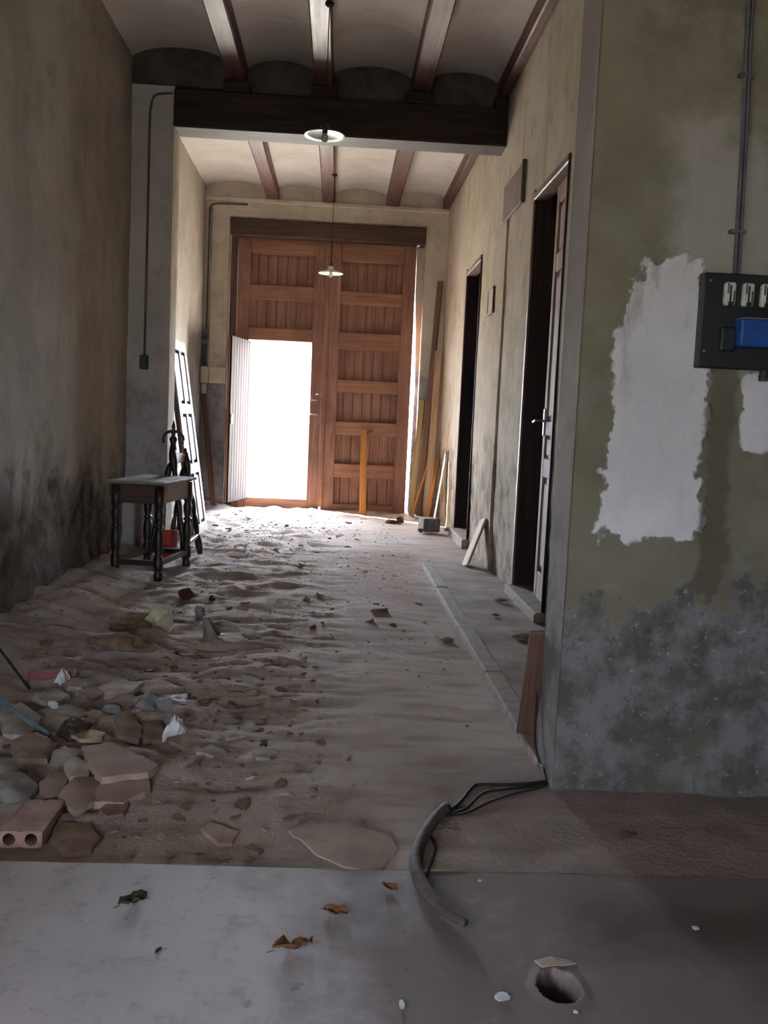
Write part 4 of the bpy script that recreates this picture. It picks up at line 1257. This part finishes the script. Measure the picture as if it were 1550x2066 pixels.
MB().lathe([(0.0, 0.0), (0.118, 0.0), (0.125, 0.03), (0.10, 0.03), (0.085, 0.016), (0.0, 0.014)], 24, cap=False).build('base', MAT['paper'], bs_, True)
bs_.rotation_euler = (0, 0, math.radians(20))

# grey block, brick bits and the rest before the street door
blk = MB().bbox((-0.10, -0.10, 0), (0.10, 0.10, 0.155), 0.012).build('concrete_block', MAT['stone'], None, False, (1.07, 10.62, gz(1.07, 10.62) - 0.004)); blk.rotation_euler = (0, 0, 0.25)
tag(blk, 'grey concrete block before the farther doorway', 'block')
chunk('brick_fragment', 808, 1058, (0.06, 0.05, 0.045), MAT['brickred'], 'red brick fragment left of the grey concrete block', 'brick', 51)
chunk('brick_fragment', 790, 1056, (0.10, 0.06, 0.03), MAT['brickred'], 'flat red brick fragment farthest left near the door gap', 'brick', 53)
chunk('stone', 848, 1078, (0.035, 0.03, 0.03), MAT['mortar'], 'small dark stone at the left foot of the concrete block', 'stone', 55)
chunk('stone', 905, 1075, (0.06, 0.05, 0.025), MAT['mortar'], 'dark stone right of the concrete block', 'stone', 57)
chunk('stone', 650, 1262, (0.012, 0.012, 0.008), MAT['stone'], 'tiny grey stone beside the tiny brick fragment', 'stone', 59)
for i, (px_, py_, s_) in enumerate(((1010, 1220, 0.05), (1060, 1300, 0.07), (1000, 1250, 0.03), (905, 1290, 0.05))):
    chunk('plaster_lump', px_, py_, (s_, s_ * 0.8, s_ * 0.28), MAT['flake2'], ('brown plaster lump before the sill of the nearer doorway', 'largest brown plaster lump below the near end of that sill', 'small plaster lump on the platform left of the sill', 'plaster lump on the dirt by the platform edge')[i], 'lump', 61 + i, False, 0.3, 0.4, 3)

# dry leaves and flecks on the slab
def leaf(px_, py_, s, mat, label, seed, rz):
    q = fl(px_, py_)
    n = 9
    U, V = np.meshgrid(np.linspace(-1, 1, n), np.linspace(-1, 1, n), indexing='ij')
    wdt = (1 - U ** 2) ** 0.5 * (0.75 + 0.35 * fbm(U * 3, V * 0 + seed, seed, 2))
    P = np.stack([s * U, s * 0.6 * V * wdt, s * (0.28 * np.abs(V) ** 1.4 * wdt + 0.22 * fbm(U * 2, V * 2, seed, 3) + 0.12 * U ** 2)], -1)
    o = empty('dry_leaf', (q.x, q.y, 0.0)); o.rotation_euler = (0, 0, rz)
    zmin = P[..., 2].min()
    P[..., 2] += 0.004 - zmin
    b = MB().grid(P).build('blade', mat, o, True)
    md = b.modifiers.new('thickness', 'SOLIDIFY'); md.thickness = 0.001
    MB().tube([(-s * 0.9, 0, 0.006 + s * 0.1), (-s * 1.25, 0.1 * s, 0.006)], 0.0012, 5).build('stalk', mat, o)
    tag(o, label, 'leaf')


leaf(590, 1918, 0.05, MAT['dryleaf'], 'largest curled brown leaf on the cement slab', 2.2, 0.4)
leaf(677, 1845, 0.033, MAT['dryleaf'], 'brown leaf behind the largest one on the slab', 4.2, -0.3)
leaf(786, 1796, 0.025, MAT['dryleaf'], 'small brown leaf left of the hose', 6.2, -0.7)
leaf(268, 1825, 0.04, MAT['darkleaf'], 'dark crumpled leaf on the left of the slab', 8.2, 0.7)
leaf(1268, 1690, 0.027, MAT['dryleaf'], 'brown leaf in front of the near wall', 9.4, 0.2)
leaf(320, 1922, 0.012, MAT['darkleaf'], 'tiny dark leaf between the slab leaves', 3.4, 1.2)
for i, (px_, py_, s_, l_) in enumerate(((1013, 2014, 0.019, 'largest white paint fleck on the slab beside the hole'), (811, 2032, 0.014, 'long white paint fleck at the front of the slab'), (1404, 1876, 0.010, 'white fleck on the dark stain'), (1162, 2045, 0.006, 'tiny white fleck in front of the hole'), (968, 1780, 0.006, 'tiny white fleck behind the hose end'))):
    q = fl(px_, py_)
    k_ = 9
    vs = []
    for zt in (0.0, 0.0016):
        for j in range(k_):
            a = 2 * math.pi * j / k_
            r_ = s_ * (0.7 + 0.4 * random.random())
            vs.append((r_ * math.cos(a) * (0.55 if i in (1,) else 1), r_ * math.sin(a) * (1.3 if i == 1 else 1), zt))
    fs = [tuple(range(k_ - 1, -1, -1)), tuple(range(k_, 2 * k_))] + [(j, (j + 1) % k_, k_ + (j + 1) % k_, k_ + j) for j in range(k_)]
    o = MB().add(vs, fs).build('paint_fleck', MAT['paper'], None, False, (q.x, q.y, 0.004)); o['label'] = l_; o['category'] = 'fleck'
plate_px('rim_flake', ((1078, 1944), (1110, 1938), (1150, 1940), (1165, 1946), (1130, 1952), (1095, 1956)), 0.004, MAT['kraft'], 'thin flake bridging the far rim of the slab hole', 'flake', 0.0)

# loose chips: individuals that nothing tells apart
protos = []
for i in range(7):
    k_ = random.randint(5, 8)
    vs = []
    rad_ = [0.6 + 0.5 * random.random() for _ in range(k_)]
    for zt, sc_ in ((0.0, 1.0), (1.0, 0.9)):
        for j in range(k_):
            a = 2 * math.pi * j / k_
            vs.append((rad_[j] * math.cos(a) * sc_, rad_[j] * math.sin(a) * sc_ * 0.8, (zt - 0.5) * 0.22 + 0.10 * math.cos(a * 2 + i)))
    fs = [tuple(range(k_ - 1, -1, -1)), tuple(range(k_, 2 * k_))] + [(j, (j + 1) % k_, k_ + (j + 1) % k_, k_ + j) for j in range(k_)]
    me_o = MB().add(vs, fs)
    protos.append(me_o)
meshes = []
for i, mb in enumerate(protos):
    for mname in ('flake', 'flake2', 'mortar', 'soil', 'brickred') if i < 1 else ('flake', 'flake2', 'soil', 'dustytile'):
        me = bpy.data.meshes.new('chip'); me.from_pydata(mb.v, [], mb.f); me.materials.append(MAT[mname]); meshes.append(me)


bpy.context.view_layer.update()
taken = []
for o_ in list(COL.objects):
    if o_.type != 'MESH': continue
    r_ = o_
    while r_.parent: r_ = r_.parent
    if r_.get('kind') or 'category' not in r_: continue
    bb_ = np.array([o_.matrix_world @ Vector(c_) for c_ in o_.bound_box])
    if bb_[:, 2].min() < 0.25: taken.append((bb_[:, 0].min(), bb_[:, 0].max(), bb_[:, 1].min(), bb_[:, 1].max()))


def is_free(x_, y_, s_):
    m_ = s_ * 1.12
    return not any(a - m_ < x_ < b + m_ and c_ - m_ < y_ < d_ + m_ for a, b, c_, d_ in taken)


def chip(x_, y_, s_, lab, grp):
    taken.append((x_ - s_ * 1.1, x_ + s_ * 1.1, y_ - s_ * 1.1, y_ + s_ * 1.1))
    o = bpy.data.objects.new('plaster_chip', random.choice(meshes))
    COL.objects.link(o)
    o.scale = (s_, s_, s_ * random.uniform(0.7, 1.4))
    o.rotation_euler = (random.uniform(-0.35, 0.35), random.uniform(-0.35, 0.35), random.uniform(0, 6.28))
    o.location = (x_, y_, gz(x_, y_) + s_ * 0.06)
    tag(o, lab, 'chip', grp)


cnt = 0
while cnt < 190:
    y_ = 2.66 + 2.3 * random.random() ** 1.3
    x_ = random.uniform(-1.55, 0.0) * (0.55 + 0.18 * y_ / 2)
    if x_ < XL + 0.2 or random.random() > sstep(0.1, -0.7, x_) + 0.06: continue
    s_ = random.choice((0.014, 0.018, 0.022, 0.03, 0.04, 0.05))
    if not is_free(x_, y_, s_): continue
    chip(x_, y_, s_, 'loose plaster chip in the rubble on the left foreground', 'plaster chips in the left rubble'); cnt += 1
cnt = 0
while cnt < 90:
    x_, y_ = random.uniform(-1.4, 0.7), random.uniform(4.6, 12.2)
    if random.random() > 0.35 + 0.65 * sstep(0.6, -0.8, x_): continue
    s_ = random.choice((0.015, 0.02, 0.03, 0.04)) * (0.7 + y_ * 0.05)
    if not is_free(x_, y_, s_): continue
    chip(x_, y_, s_, 'loose plaster chip scattered along the dirt floor of the passage', 'plaster chips along the passage'); cnt += 1

# fine gravel and crumbs
mb = MB()
oct_v = [(1, 0, 0), (-1, 0, 0), (0, 1, 0), (0, -1, 0), (0, 0, 0.8), (0, 0, -0.6)]
oct_f = [(0, 2, 4), (2, 1, 4), (1, 3, 4), (3, 0, 4), (2, 0, 5), (1, 2, 5), (3, 1, 5), (0, 3, 5)]
N_ = 7500
gxs = RNG.uniform(XL + 0.04, XP - 0.05, N_); gys = 2.56 + (12.5 - 2.56) * RNG.rand(N_) ** 1.25
keep = ~((gxs < -1.44) & (gys > 8.2) & (gys < 8.75)) & (gys < 12.3)
gxs, gys = gxs[keep], gys[keep]
keep = RNG.rand(len(gxs)) < (0.25 + 0.75 * sstep(0.4, -0.9, gxs)) * (0.35 + 0.65 * sstep(-0.3, 0.4, fbm(gxs * 1.5, gys * 1.5, 20, 2)))
gxs, gys = gxs[keep], gys[keep]
bpy.context.view_layer.update()
ok = np.ones(len(gxs), bool)
for o_ in list(COL.objects):
    if o_.type != 'MESH': continue
    r_ = o_
    while r_.parent: r_ = r_.parent
    if r_.get('kind') or 'category' not in r_: continue
    bb_ = np.array([o_.matrix_world @ Vector(c_) for c_ in o_.bound_box])
    if bb_[:, 2].min() > 0.25: continue
    ok &= ~((gxs > bb_[:, 0].min() - 0.02) & (gxs < bb_[:, 0].max() + 0.02) & (gys > bb_[:, 1].min() - 0.02) & (gys < bb_[:, 1].max() + 0.02))
gxs, gys = gxs[ok], gys[ok]
gzs = dirt_z(gxs, gys)
gss = (0.0025 + 0.009 * RNG.rand(len(gxs)) ** 3) * (0.8 + gys * 0.08)
for a, b, c_, s_ in zip(gxs, gys, gzs, gss):
    r_ = RNG.uniform(0.6, 1.4, 6)
    mb.add([(a + v[0] * s_ * r_[i], b + v[1] * s_ * r_[i], c_ + v[2] * s_ * r_[i] * 0.8) for i, v in enumerate(oct_v)], oct_f)
gr = mb.build('gravel', MAT['gravel'], fix=False)
tag(gr, 'fine gravel and plaster crumbs strewn over the dirt floor', 'gravel', kind='stuff')
